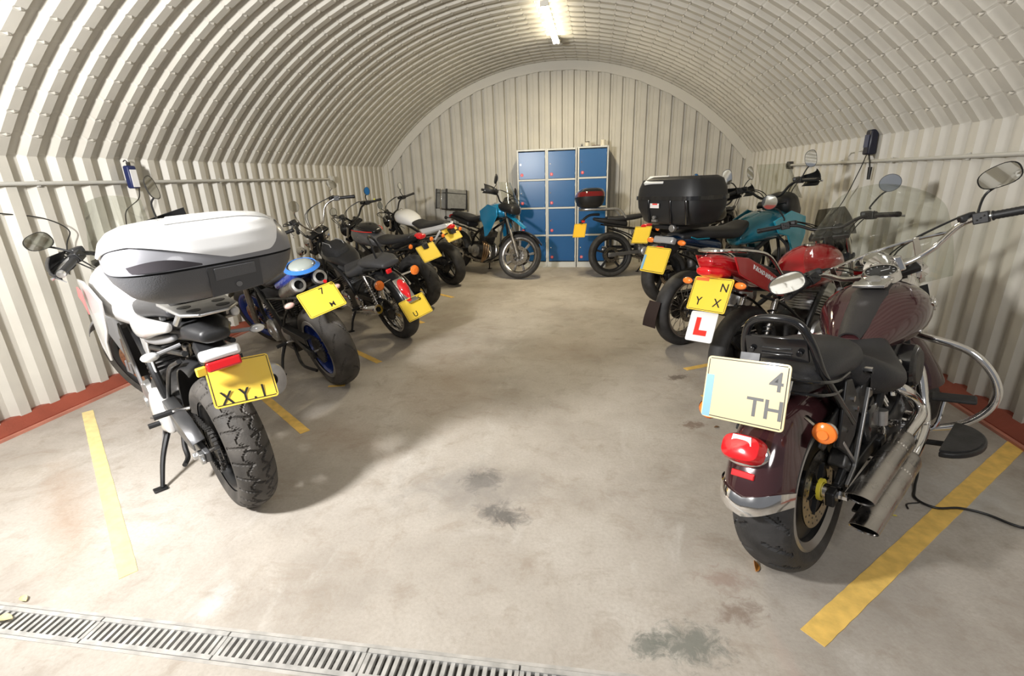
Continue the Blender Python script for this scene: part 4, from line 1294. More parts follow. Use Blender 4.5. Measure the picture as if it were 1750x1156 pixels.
g = B.g()
for i in range(9):
    a = R(-120+30*i); u_ = Vector((dd.z, 0, -dd.x)); w_ = Vector((0, -1, 0))
    q1 = Vector((1.04, 0, 0.955))+dd*0.0195+(u_*math.cos(a)+w_*math.sin(a))*0.046; q2 = q1+(u_*math.cos(a)+w_*math.sin(a))*0.009
    g.bar(q1, q2, 0.0022, 0.0008, dd)
g.bar(Vector((1.04, 0, 0.955))+dd*0.020, Vector((1.04, 0, 0.955))+dd*0.020+(u_*0.6+w_*0.8)*0.038, 0.0026, 0.001, dd)
g.build('dial_marks', white, dial, smooth=0)
g = B.g(); g.lathe([(0, 0.030), (0.010, 0.028), (0.016, 0.012), (0.016, 0)], (0.925, 0, 0.947), dd, 20); g.build('ignition_switch', alu, tk)
g = B.g(); g.box((0.86, 0, 0.935), (0.045, 0.128, 0.016), (0, -16, 0)); g.build('console_badge', chrome, tk, bevel=0.004)
# winged badge on both flanks
for sd in (1, -1):
    g = B.g()
    base = Vector((1.045, sd*0.196, 0.822))
    out = Vector((0.10, sd*1.0, 0.12)).normalized(); fx = Vector((1, 0, 0)); fx = (fx-out*fx.dot(out)).normalized(); fz = out.cross(fx)*sd
    if fz.z < 0: fz = -fz
    P2 = [(-0.070, 0.012), (-0.030, 0.020), (-0.012, 0.036), (0.004, 0.020), (0.02, 0.026), (0.020, 0.0), (0.008, -0.012), (-0.006, -0.034), (-0.016, -0.012), (-0.042, -0.010)]
    g.poly([base+fx*a+fz*b for a, b in P2], out*0.010)
    g.lathe([(0.004, 0.022), (0.013, 0.020), (0.015, 0.0)], base+fx*0.012, out, 20)
    g.build('winged_badge', chrome, tk, bevel=0.0015, label='chrome winged badge')
# v-twin engine
g = B.g(); g.loft([(0.48, 0.33, 0.10, 0.10), (0.60, 0.31, 0.13, 0.135), (0.78, 0.31, 0.13, 0.14), (0.92, 0.32, 0.09, 0.10)], n=26, e=3, k=4)
g.lathe([(0, 0), (0, 0.135), (0.05, 0.130), (0.065, 0.10), (0.068, 0)], (0.74, -0.10, 0.32), (0, -1, 0), 32)
g.box((0.46, 0, 0.34), (0.16, 0.20, 0.20))
en = g.build('engine', darkst, B.t, smooth=40)
for k, (ang, xb_) in enumerate(((-24, 0.68), (24, 0.79))):
    d = Vector((math.sin(R(ang)), 0, math.cos(R(ang))))
    b0 = Vector((xb_, 0, 0.43))
    g = B.g(); fins(g, b0, d, 0.135, 0.082, 0.080, 10); cy = g.build('cylinder', mat('black_fins', (0.03, 0.03, 0.03), 0.4, 0.5), en)
    g = B.g(); p = b0+d*0.138
    for (h_, rx, ry) in ((0.0, 0.084, 0.086), (0.030, 0.080, 0.084), (0.034, 0.070, 0.074)):
        pass
    g.box(p+d*0.028, (0.155, 0.155, 0.055), (0, ang, 0)); g.build('rocker_cover', chrome, cy, bevel=0.016, segs=3)
    for kk in range(2):
        g = B.g(); g.tube([Vector((0.725+0.03*k-0.02*(1-k)+0.022*kk-0.02, -0.135, 0.40)), b0+d*0.15+Vector((0.02*(kk-0.5), -0.085, 0))], 0.010, 10); g.build('pushrod_tube', chrome, en)
g = B.g(); g.lathe([(0, 0.0), (0, 0.098), (0.055, 0.098), (0.066, 0.088), (0.070, 0.07), (0.066, 0.0)], (0.80, -0.135, 0.585), (0, -1, 0), 36); ac = g.build('air_cleaner', blk_g, B.t)
g = B.g(); g.lathe([(0.064, 0.085), (0.074, 0.075), (0.076, 0.02), (0.074, 0)], (0.80, -0.135, 0.585), (0, -1, 0), 30); g.build('cover', darkst, ac)
g = B.g(); g.tube([(0.70, -0.09, 0.60), (0.74, -0.13, 0.60)], 0.03, 14); g.tube([(0.55, -0.06, 0.58), (0.66, -0.11, 0.62), (0.72, -0.15, 0.62)], 0.019, 10, smooth=5); g.build('intake', chrome, B.t)
g = B.g(); g.lathe([(0, 0), (0, 0.075), (0.03, 0.072), (0.045, 0.055), (0.048, 0)], (0.80, -0.165, 0.30), (0, -1, 0), 28); g.build('cam_cover', chrome, en)
g = B.g(); g.lathe([(0, 0), (0, 0.085), (0.04, 0.08), (0.05, 0.05), (0.05, 0)], (0.56, -0.10, 0.31), (0, -1, 0), 26); g.build('gearbox_cover', chrome, en)
g = B.g(); g.lathe([(0, 0), (0, 0.05), (0.12, 0.05), (0.13, 0.04), (0.13, 0)], (0.94, -0.06, 0.28), (1, 0, 0.1), 24); g.build('oil_filter', chrome, en)
g = B.g(); g.loft([(0.36, 0.32, 0.02, 0.10), (0.48, 0.32, 0.03, 0.115), (0.72, 0.31, 0.03, 0.12), (0.86, 0.31, 0.025, 0.10)], e=2.6); o = g.build('primary_cover', chrome, en); 
for v in o.data.vertices: v.co.y += 0.165
# small boxes and lines on the right flank
g = B.g(); g.box((0.36, -0.135, 0.47), (0.13, 0.05, 0.15)); g.build('side_cover', blk_g, B.t, bevel=0.02)
g = B.g(); g.box((0.47, -0.14, 0.33), (0.07, 0.05, 0.085)); g.build('master_cylinder', blk_m, B.t, bevel=0.008)
g = B.g(); g.cyl((0.44, -0.16, 0.44), (0.44, -0.16, 0.50), 0.024, n=16); g.build('fluid_cup', alu, B.t)
for i in range(4):
    g = B.g(); g.cyl((0.50+0.035*i, -0.165, 0.42-0.01*i), (0.50+0.035*i, -0.185, 0.42-0.01*i), 0.012, n=8); g.build('cap_bolt', chrome, B.t)
rail(B, 'oil_line', [(0.40, -0.13, 0.40), (0.55, -0.17, 0.45), (0.66, -0.17, 0.52), (0.62, -0.15, 0.62)], 0.007, blk)
rail(B, 'plug_lead', [(0.70, -0.10, 0.60), (0.66, -0.16, 0.66), (0.58, -0.14, 0.62), (0.52, -0.12, 0.50)], 0.005, blk)
# twin exhausts, staggered
for k, (z0, y0, x0) in enumerate(((0.345, -0.215, -0.10), (0.262, -0.240, -0.14))):
    hd_ = Vector((0.60, -0.13, 0.56)) if k == 0 else Vector((0.93, -0.10, 0.58))
    g = B.g()
    path = [hd_, hd_+Vector((0.02, -0.07, -0.03)), Vector((0.80+0.12*k, -0.205, 0.42-0.03*k)), Vector((0.77+0.08*k, -0.225, z0+0.035)), Vector((0.62, y0, z0+0.005)), Vector((0.45, y0, z0))]
    g.tube(path, 0.024, 14, smooth=8); g.build('exhaust_pipe', chrome, B.t)
    g = B.g()
    A_, Z_ = Vector((0.58, y0, z0)), Vector((x0+0.08, y0, z0-0.004))
    d = (Z_-A_).normalized(); L_ = (Z_-A_).length
    # slash-cut end: last ring sheared
    n = 26; rings = []
    for (h_, r_, sh) in ((0, 0.024, 0), (0.03, 0.036, 0), (0.06, 0.043, 0), (L_*0.93, 0.043, 0.0), (L_, 0.043, 1.0), (L_-0.004, 0.039, 1.0), (L_-0.10, 0.039, 0)):
        rr_ = []
        for i in range(n):
            a = 2*PI*i/n
            v = Vector((0, math.cos(a), math.sin(a)))
            rr_.append(A_+d*(h_+sh*0.045*math.sin(a))+v*r_)
        rings.append(rr_)
    vs = [p for r_ in rings for p in r_]
    fs = [(q_*n+i, q_*n+(i+1) % n, (q_+1)*n+(i+1) % n, (q_+1)*n+i) for q_ in range(len(rings)-1) for i in range(n)]
    g.add(vs, fs); ex = g.build('silencer', steel, B.t)
    g = B.g(); g.lathe([(0, 0), (0, 0.039), (0.002, 0.039), (0.002, 0)], Z_-d*0.095, d, 20); g.build('outlet', darkhole, ex)
    g = B.g(); g.lathe([(-0.008, 0.0405), (-0.006, 0.043), (0.006, 0.043), (0.008, 0.0405)], A_+d*(0.16+0.05*k), d, 26); g.build('clamp', chrome, ex)
g = B.g(); g.bar((0.05, -0.20, 0.25), (0.40, -0.19, 0.27), 0.012, 0.05, (0, 1, 0)); g.build('exhaust_bracket', blk_m, B.t, bevel=0.003)
# swingarm, shock struts, rear caliper
g = B.g()
for sd in (1, -1):
    g.bar((0.46, sd*0.135, 0.36), (-0.05, sd*0.135, 0.322), 0.030, 0.055)
    g.bar((0.40, sd*0.135, 0.56), (0.02, sd*0.135, 0.345), 0.022, 0.030)
g.build('swingarm', blk_m, B.t, bevel=0.006)
g = B.g(); g.bar((0.28, -0.158, 0.66), (0.13, -0.158, 0.38), 0.012, 0.016); g.bar((0.13, -0.158, 0.38), (0.05, -0.158, 0.34), 0.012, 0.016); g.bar((0.13, -0.158, 0.40), (0.02, -0.150, 0.52), 0.010, 0.012); g.build('support_stay', alu, B.t, bevel=0.002)
g = B.g(); g.box((0.115, -0.12, 0.40), (0.10, 0.06, 0.07), (0, 40, 0)); g.build('brake_caliper', darkst, B.t, bevel=0.010)
g = B.g()
for p in ((0.29, 0.69), (0.25, 0.72), (0.31, 0.64)): g.cyl((p[0], -0.14, p[1]), (p[0], -0.175, p[1]), 0.013, n=8)
g.box((0.28, -0.15, 0.66), (0.03, 0.03, 0.10)); g.build('helmet_lock', chrome, B.t)
frame(B, blk_m)
# bars, screen, lamps
H = B.fl(0.745, 0, -0.05)
bars(B, H, [(-0.01, 0, 0.03), (-0.01, 0.10, 0.03), (-0.03, 0.20, 0.06), (-0.09, 0.29, 0.125), (-0.15, 0.35, 0.13), (-0.24, 0.475, 0.105)], bar_m=chrome, r=0.0135, gr=0.019, lever_m=chrome, end_m=blk)
g = B.g(True); 
for sy in (-0.045, 0.045): g.box(H+Vector((-0.01, sy, 0.04)), (0.05, 0.04, 0.08))
g.build('riser', chrome, B.t, bevel=0.010)
mirror(B, H+Vector((-0.14, 0.345, 0.13)), H+Vector((-0.30, 0.48, 0.17)), (0.080, 0.052), (-0.85, 0.1, 0.5), blk_m, blk)
mirror(B, H+Vector((-0.12, -0.355, 0.135)), H+Vector((-0.14, -0.46, 0.275)), (0.085, 0.048), (-1, -0.10, 0.05), blk_m, blk_g)
headlight(B, B.fl(0.68, 0, 0.10), 0.095, chrome)
for sd in (1, -1):
    g = B.g(True); g.lathe([(-0.06, 0), (-0.05, 0.035), (0, 0.050), (0.015, 0.045), (0.02, 0)], B.fl(0.60, sd*0.17, 0.08), (1, 0, 0), 20); g.build('spot_lamp', chrome, B.t)
g = B.g(True); g.loft([(B.fl(0.62).x-0.02, B.fl(0.62).z, 0.125, 0.10), (B.fl(0.62).x+0.06, B.fl(0.66).z, 0.12, 0.11)], e=2.6); g.build('fork_nacelle', chrome, B.t)
ws0 = B.fl(0.62, 0, 0.16)
def scr(u, v):
    # u across, v up
    s_ = u*2-1
    w = 0.325*(1.0-0.10*(v-0.45)**2*4)*(1-0.55*max(0, v-0.62)**2*6)
    return Vector((ws0.x+0.03-0.10*abs(s_)**2-0.22*v, s_*w, ws0.z-0.14+0.60*v*(1-0.10*abs(s_)**2.5)))
g = B.g(True); g.sheet(scr, 24, 22, 0.004); wsn = g.build('windscreen', screen, B.t, label='large clear windscreen')
g = B.g(True)
for k in range(1): 
    pts = [Vector(scr(u, 0.42))+Vector((-0.012, 0, 0)) for u in (0.02, 0.2, 0.4, 0.6, 0.8, 0.98)]
    g.tube(pts, 0.0085, 10, smooth=4)
g.build('screen_bar', chrome, wsn)
for sd in (0.2, 0.8):
    g = B.g(True); a_ = Vector(scr(sd, 0.44))+Vector((-0.02, 0, 0)); b_ = Vector(scr(sd, 0.02))+Vector((-0.03, 0, 0)); g.bar(a_, b_, 0.028, 0.008, (1, 0, 0)); g.build('screen_bracket', chrome, wsn, bevel=0.002)
g = B.g(True)
gr_ = [Vector(scr(u, 0.05))+Vector((0.0, 0, -0.04)) for u in (0.05, 0.3, 0.5, 0.7, 0.95)]
# lower dark deflector seen through the screen
g.sheet(lambda u, v: Vector(scr(0.15+0.7*u, -0.02-0.22*v))+Vector((-0.05*v, 0, 0)), 12, 5, 0.003); g.build('lower_deflector', mat('dark_leather_panel', (0.02, 0.02, 0.02), 0.5), wsn)
# crash bar loops and foot boards
for sd in (1, -1):
    g = B.g()
    g.tube([(1.13, sd*0.05, 0.66), (1.08, sd*0.16, 0.655), (1.07, sd*0.33, 0.60), (1.07, sd*0.42, 0.48), (1.07, sd*0.42, 0.36), (1.06, sd*0.32, 0.25), (1.02, sd*0.16, 0.205), (1.0, sd*0.05, 0.21)], 0.0165, 14, smooth=10)
    g.build('crash_bar', chrome, B.t)
    g = B.g()
    o = []
    for i in range(19):
        a = PI*i/18
        o.append((0.83+0.19*math.cos(a)*0.95, sd*(0.31+0.125*math.sin(a)), 0.250))
    g.poly(o, (0, 0, 0.024)); fb = g.build('foot_board', blk, B.t, bevel=0.006)
    g = B.g()
    g.poly([(p[0]*0.93+0.83*0.07, sd*(0.31+(abs(p[1])-0.31)*0.90), 0.274) for p in o], (0, 0, 0.006)); g.build('board_rubber', rubber, fb)
    g = B.g(); g.tube([(0.83, sd*0.10, 0.22), (0.83, sd*0.34, 0.24)], 0.013, 8); g.build('board_mount', blk_m, fb)
g = B.g(); g.tube([(0.90, -0.15, 0.22), (1.00, -0.235, 0.235), (1.05, -0.26, 0.365)], 0.009, 8, smooth=4); pd = g.build('brake_pedal', chrome, B.t)
g = B.g(); g.box((1.055, -0.29, 0.375), (0.06, 0.16, 0.018), (0, -15, 8)); g.build('pedal_pad', rubber, pd, bevel=0.008)
g = B.g(); g.tube([(0.90, 0.15, 0.22), (1.02, 0.235, 0.235), (1.04, 0.26, 0.28)], 0.008, 8, smooth=4); g.build('gear_lever', chrome, B.t)
stand(B, foot=(0.66, 0.27), top=(0.72, 0.13, 0.18))
BIKES = {'cruiser': B}
# ------------------------------------------------------------------ white adventure bike with the big top box, front left
wsil = mat('pearl_white_paint', (0.62, 0.61, 0.60), 0.28, 0.1, coat=0.7)
gplas = mat('grey_plastic', (0.22, 0.22, 0.225), 0.45, bump=0.1, bscale=300)
agrey = mat('grey_swingarm_alloy', (0.17, 0.17, 0.175), 0.38, 0.7)
B = Bike('white adventure motorcycle carrying a big white and grey top box nearest on the left', (-1.64, 1.745), 146, 3.0, wb=1.66, rr=0.325, fr=0.335, rake=27, offset=0.06, steer=26)
B.rw = 0.058
w = wheel(B, 'rear', 0.325, 0.165, 0.222, 'cast', blk_m, spokes=10, tyre_m=rubber_d, disc=(-1,), disc_r=0.12, sprocket=(1, 0.105), tread='block', nu=560, hubr=0.055)
copper = mat('copper_toned_disc', (0.62, 0.34, 0.20), 0.3, 1.0)
wf = wheel(B, 'front', 0.335, 0.125, 0.245, 'cast', blk_m, spokes=10, tyre_m=rubber_d, disc=(1, -1), disc_r=0.155, tread='block', nu=480)
for o in wf.children:
    if o.name.startswith('brake_disc'): o.data.materials[0] = copper
g = B.g(True); g.lathe([(-0.05, 0.205), (-0.052, 0.228), (-0.046, 0.236)], (1.50, 0, 0.335), (0, 1, 0), 48); g.lathe([(0.05, 0.205), (0.052, 0.228), (0.046, 0.236)], (1.50, 0, 0.335), (0, 1, 0), 48); g.build('rim_stripe', mat('orange_rim_stripe', (0.70, 0.28, 0.10), 0.4), wf, label='orange rim stripe')
fork(B, 0.80, 0.10, 0.50, gplas, steel, usd=True)
fender(B, True, 0.395, 0.15, 40, 150, 0.03, gplas)
g = B.g(True); 
for sd in (1, -1): g.poly([B.A+Vector((0.02, sd*0.075, 0.06)), B.A+Vector((-0.10, sd*0.080, 0.22)), B.A+Vector((-0.10, sd*0.075, 0.38)), B.A+Vector((0.05, sd*0.07, 0.395))], (0, sd*0.006, 0))
g.build('fork_guard', gplas, B.t)
frame(B, blk_m)
engine_block(B, 0.66, 0.38, 0.34, darkst, alu)
g = B.g(); g.loft([(0.46, 0.34, 0.03, 0.07), (0.56, 0.36, 0.045, 0.11), (0.66, 0.36, 0.03, 0.09)], e=2.6); o = g.build('clutch_housing', wsil, B.t)
for v in o.data.vertices: v.co.y += 0.150
# swing arm, guard, chain
g = B.g()
for sd in (1, -1):
    g.add([Vector(p) for p in ((0.50, sd*0.115, 0.30), (0.50, sd*0.145, 0.30), (0.50, sd*0.145, 0.42), (0.50, sd*0.115, 0.42), (0.20, sd*0.115, 0.285), (0.20, sd*0.142, 0.285), (0.20, sd*0.142, 0.385), (0.20, sd*0.115, 0.385), (-0.06, sd*0.105, 0.300), (-0.06, sd*0.130, 0.300), (-0.06, sd*0.130, 0.350), (-0.06, sd*0.105, 0.350))],
          [(0, 1, 5, 4), (1, 2, 6, 5), (2, 3, 7, 6), (3, 0, 4, 7), (4, 5, 9, 8), (5, 6, 10, 9), (6, 7, 11, 10), (7, 4, 8, 11), (0, 3, 2, 1), (8, 9, 10, 11)])
g.box((0.48, 0, 0.37), (0.09, 0.26, 0.10))
sa = g.build('swingarm', agrey, B.t, bevel=0.006)
g = B.g(); g.add([Vector(p) for p in ((0.44, 0.10, 0.47), (0.44, 0.155, 0.46), (0.14, 0.105, 0.455), (0.14, 0.160, 0.445), (-0.03, 0.105, 0.405), (-0.03, 0.155, 0.395), (0.44, 0.156, 0.42), (0.14, 0.160, 0.405), (-0.03, 0.156, 0.365))], [(0, 1, 3, 2), (2, 3, 5, 4), (1, 6, 7, 3), (3, 7, 8, 5)])
md = None
o = g.build('chain_guard', agrey, sa); b = o.modifiers.new('solid', 'SOLIDIFY'); b.thickness = 0.006
g = B.g()
pts = [Vector((0.56, 0.083, 0.415)), Vector((0, 0.083, 0.325+0.105))]+[Vector((math.cos(PI/2+PI*k/9)*0.108, 0.083, 0.325+math.sin(PI/2+PI*k/9)*0.108)) for k in range(1, 9)]+[Vector((0, 0.083, 0.22)), Vector((0.56, 0.083, 0.345))]
dn = []
for a, b in zip(pts, pts[1:]):
    k = max(1, int((b-a).length/0.015))
    for i in range(k): dn.append(a.lerp(b, i/k))
for i in range(len(dn)-1):
    a, b = dn[i], dn[i+1]; m_ = a.lerp(b, 0.5); g.bar(m_-(b-a)*0.36, m_+(b-a)*0.36, 0.020 if i % 2 else 0.012, 0.013)
g.build('chain', darkst, sa, smooth=0)
g = B.g(); g.box((-0.035, 0.14, 0.326), (0.055, 0.02, 0.05)); g.cyl((0.0, 0.13, 0.325), (0.0, 0.165, 0.325), 0.018, n=6); g.cyl((-0.06, 0.14, 0.325), (-0.085, 0.14, 0.325), 0.008, n=6); g.build('chain_adjuster', alu, sa, bevel=0.003)
# hugger between wheel and seat
g = B.g(); c0 = Vector((0, 0, 0.325))
def fn(u, v):
    a = R(15+88*u); s_ = v*2-1; r = 0.365-0.04*abs(s_)**3
    return c0+Vector((math.cos(a)*r, s_*0.095, math.sin(a)*r))
g.sheet(fn, 20, 10, 0.005); g.build('hugger', blk, B.t)
shock(B, (0.42, 0, 0.40), (0.34, 0, 0.66), blk_m, steel, r=0.034)
# tank and side panels
g = B.g(); g.loft([(0.50, 0.80, 0.11, 0.07), (0.62, 0.84, 0.175, 0.12), (0.80, 0.88, 0.225, 0.17), (0.98, 0.88, 0.225, 0.18), (1.14, 0.88, 0.16, 0.13)], n=32, e=2.3, k=6); tk = g.build('tank', wsil, B.t, smooth=60)
for sd in (1, -1):
    g = B.g()
    P2 = [(0.62, 0.90), (0.80, 0.98), (1.02, 0.97), (1.22, 0.86), (1.25, 0.76), (1.12, 0.68), (0.98, 0.60), (0.86, 0.56), (0.80, 0.66), (0.70, 0.74)]
    g.poly([(x, sd*(0.215+0.03*math.sin(PI*(x-0.6)/0.7)), z) for x, z in P2], (0, sd*0.014, 0)); pn = g.build('side_fairing', wsil, B.t, bevel=0.006)
    g = B.g(); g.poly([(x, sd*0.262, z) for x, z in ((0.86, 0.93), (1.02, 0.93), (1.14, 0.86), (1.0, 0.85), (0.90, 0.80))], (0, sd*0.004, 0)); g.build('red_decal', mat('faded_red_decal', (0.75, 0.16, 0.16), 0.4), pn, smooth=0, label='red lettering patch')
    # lower cowl braces seen by the front wheel
    g = B.g(); g.poly([(x, sd*0.15, z) for x, z in ((1.02, 0.70), (1.12, 0.62), (1.02, 0.40), (0.90, 0.26), (0.84, 0.28), (0.94, 0.44), (0.98, 0.58))], (0, sd*0.012, 0)); g.build('radiator_cowl', gplas, B.t, bevel=0.004)
    g = B.g(); g.poly([(x, sd*0.12, z) for x, z in ((0.60, 0.78), (0.62, 0.60), (0.55, 0.40), (0.50, 0.40), (0.53, 0.60), (0.44, 0.72), (0.36, 0.77))], (0, sd*0.012, 0)); g.build('frame_cover', wsil, B.t, bevel=0.005)
g = B.g(); g.box((1.04, 0, 0.55), (0.05, 0.30, 0.26), (0, -12, 0)); g.build('radiator', blk_m, B.t)
for k in range(2):
    g = B.g(); g.tube([(0.80, 0.05-0.1*k, 0.50), (0.96, 0.05-0.1*k, 0.44), (0.95, 0.04-0.08*k, 0.28), (0.80, 0.0-0.05*k, 0.18), (0.60, -0.06, 0.18)], 0.02, 12, smooth=6); g.build('exhaust_pipe', mat('heat_tinted_steel', (0.40, 0.27, 0.17), 0.3, 1.0), B.t)
# tail: two grab-handle wings sweeping back in white
for sd in (1, -1):
    g = B.g()
    pts = [(0.56, 0.80, 0.030, 0.055), (0.40, 0.795, 0.034, 0.058), (0.20, 0.825, 0.030, 0.048), (0.02, 0.86, 0.024, 0.035), (-0.14, 0.885, 0.018, 0.020)]
    g.loft([(x, z, w_, h_, sd*(0.125-0.03*max(0, -x*2+0.0)+0.02*math.sin((0.56-x)*4))) for x, z, w_, h_ in pts], n=18, e=2.2, k=5); g.build('tail_side_panel', wsil, B.t)
    g = B.g(); g.loft([(0.40, 0.735, 0.018, 0.030, sd*0.125), (0.20, 0.765, 0.016, 0.026, sd*0.12), (0.0, 0.805, 0.014, 0.018, sd*0.105), (-0.08, 0.825, 0.012, 0.012, sd*0.10)], n=14, e=2.4, k=4); g.build('tail_lower_panel', gplas, B.t)
g = B.g(); g.loft([(0.66, 0.86, 0.10, 0.03), (0.50, 0.86, 0.13, 0.045), (0.30, 0.88, 0.14, 0.045), (0.05, 0.92, 0.13, 0.04), (-0.12, 0.935, 0.11, 0.03)][::-1], n=24, e=3, k=4); g.build('seat', vinyl, B.t)
g = B.g(); g.loft([(-0.26, 0.845, 0.055, 0.030), (-0.16, 0.85, 0.085, 0.04), (0.05, 0.82, 0.10, 0.05), (0.30, 0.77, 0.10, 0.05)], n=20, e=3, k=4); g.build('tail_tray', blk, B.t)
# rear light unit and plate hanger
g = B.g(); g.poly([(-0.12, -0.055, 0.80), (-0.22, -0.045, 0.765), (-0.27, -0.040, 0.755), (-0.26, -0.040, 0.73), (-0.16, -0.05, 0.71), (-0.05, -0.06, 0.76)], (0, 0.11, 0)); g.build('plate_hanger', blk, B.t, bevel=0.008)
g = B.g(); g.box((-0.250, 0, 0.765), (0.05, 0.145, 0.045), (0, 12, 0)); tl = g.build('tail_light', white, B.t, bevel=0.014, segs=3, label='white topped tail light')
g = B.g(); g.box((-0.265, 0.0, 0.723), (0.035, 0.125, 0.040), (0, 12, 0)); g.build('lens', redlens, tl, bevel=0.008)
g = B.g(); g.box((-0.262, 0.082, 0.715), (0.02, 0.035, 0.035)); g.build('amber_reflector', yel, tl, bevel=0.004)
plate(B, (-0.245, -0.05, 0.63), tilt=30, w=0.240, h=0.172, roll=7, col=mat('bright_yellow_plate', (0.88, 0.60, 0.07), 0.3, coat=0.4), chars=(('X', 0.062, -0.070, -0.060), ('Y', 0.062, -0.005, -0.060), ('.', 0.062, 0.03, -0.060), ('I', 0.062, 0.065, -0.060)))
for sd in (1, -1):
    indicator(B, (-0.08, sd*0.09, 0.79), (-0.02, sd*0.11, -0.012), clear, gplas, 0.026, shape='oval')
# silver rack under the box
g = B.g()
o = [(-0.36, 0.05), (-0.36, -0.05), (-0.30, -0.10), (-0.02, -0.115), (0.06, -0.10), (0.06, 0.10), (-0.02, 0.115), (-0.30, 0.10)]
g.poly([(x, y, 0.945) for x, y in o], (0, 0, 0.014)); rk = g.build('luggage_rack', alu, B.t, bevel=0.006, label='silver alloy luggage rack')
for k, (x_, y_) in enumerate(((-0.29, 0.05), (-0.29, -0.05), (-0.20, 0.06), (-0.20, -0.06), (-0.08, 0.06), (-0.08, -0.06))):
    g = B.g(); g.lathe([(0, 0), (0, 0.024), (0.002, 0.024), (0.002, 0)], (x_, y_, 0.9585), (0, 0, 1), 18); g.build('mount_boss', blk, rk)
g = B.g(); 
for sd in (1, -1): g.tube([(-0.20, sd*0.075, 0.945), (-0.14, sd*0.09, 0.89)], 0.012, 8); g.tube([(0.02, sd*0.09, 0.945), (0.04, sd*0.10, 0.88)], 0.012, 8)
g.build('rack_support', alu, rk)
# top box: shell by horizontal superellipse rings
def shell(g, cx, rings, e=3.4, n=112, caps=(True, True), front=None, skew=None):
    vs = []; fs = []
    for (z, hx, hy, ox) in rings:
        for i in range(n):
            a = 2*PI*i/n; ca, sa = math.cos(a), math.sin(a); q = (abs(ca)**e+abs(sa)**e)**(-1/e)
            vs.append(Vector((cx+ox+ca*q*hx, sa*q*hy, z)))
    m = len(rings)
    for k in range(m-1):
        for i in range(n): fs.append((k*n+i, k*n+(i+1) % n, (k+1)*n+(i+1) % n, (k+1)*n+i))
    if caps[0]: fs.append(tuple(range(n))[::-1])
    if caps[1]: fs.append(tuple((m-1)*n+i for i in range(n)))
    g.add(vs, fs)
zb = 0.975
bgrey = mat('dark_grey_case_plastic', (0.085, 0.086, 0.092), 0.46, bump=0.15, bscale=250)
mgrey = mat('mid_grey_case_paint', (0.20, 0.20, 0.215), 0.35, 0.2, coat=0.3)
g = B.g()
shell(g, -0.19, [(zb, 0.14, 0.17, 0.02), (zb+0.012, 0.175, 0.215, 0.015), (zb+0.05, 0.215, 0.270, 0.005), (zb+0.10, 0.232, 0.300, 0), (zb+0.145, 0.240, 0.314, 0)])
bx = g.build('top_box', bgrey, B.t, smooth=40, label='big top box, white lid over dark grey base')
g = B.g(); shell(g, -0.19, [(zb+0.145, 0.234, 0.308, 0), (zb+0.153, 0.234, 0.308, 0)], caps=(False, False)); g.build('seal', darkhole, bx)
g = B.g(); shell(g, -0.19, [(zb+0.153, 0.240, 0.315, 0), (zb+0.20, 0.238, 0.314, 0.003), (zb+0.25, 0.222, 0.300, 0.008), (zb+0.285, 0.195, 0.275, 0.010), (zb+0.305, 0.15, 0.23, 0.012)], caps=(True, True)); g.build('lid_band', mgrey, bx, smooth=40)
# white lid: a domed cover whose rim dips to the seam behind the latch and climbs towards both ends
g = B.g()
def lid(u, v):
    a = 2*PI*u; ca, sa = math.cos(a), math.sin(a); e_ = 3.4; q = (abs(ca)**e_+abs(sa)**e_)**(-1/e_)
    y = sa*q
    back = max(0.0, -ca)**0.7
    sm = lambda t: (lambda c: c*c*(3-2*c))(min(1, max(0, t)))
    rz = 0.163+0.100*min(1, max(0, (y+0.10)/0.95))+0.15*sm((-0.55-y)/0.42)
    rz = rz*back+0.20*(1-back)
    rz = min(rz, 0.30); z = rz+(0.320-rz)*math.sin(v*PI/2)**0.9
    P_ = [(0.15, 1.005), (0.20, 1.0), (0.25, 0.94), (0.285, 0.84), (0.305, 0.70), (0.316, 0.45), (0.3201, 0.0)]
    k = 0.0
    for (za, ka), (zb_, kb) in zip(P_, P_[1:]):
        if za <= z <= zb_: k = ka+(kb-ka)*(z-za)/(zb_-za)
    return Vector((-0.183+ca*q*0.245*k, sa*q*0.320*k, zb+z+0.006))
g.sheet(lid, 200, 30, 0.004); ld = g.build('lid', mat('white_case_lid', (0.72, 0.72, 0.72), 0.22, coat=0.8), bx, smooth=50)
def dome(x, y, o):
    q = ((abs(x)/0.245)**3.4+(abs(y)/0.320)**3.4)**(1/3.4)
    P_ = [(0.15, 1.005), (0.20, 1.0), (0.25, 0.94), (0.285, 0.84), (0.305, 0.70), (0.316, 0.45), (0.3201, 0.0)]
    z = 0.3201
    for (za, ka), (zc, kc) in zip(P_, P_[1:]):
        if kc <= q <= ka: z = zc+(za-zc)*(q-kc)/(ka-kc)
    return Vector((-0.183+x, y, zb+z+0.006+o))
g = B.g()
g.sheet(lambda u, v: dome(-0.165+0.30*u, -0.235+(0.36-0.10*u)*v+0.03*u, 0.004), 20, 20, 0.004); g.build('lid_panel', mat('pale_grey_lid_panel', (0.44, 0.44, 0.43), 0.5, bump=0.1, bscale=500), ld)
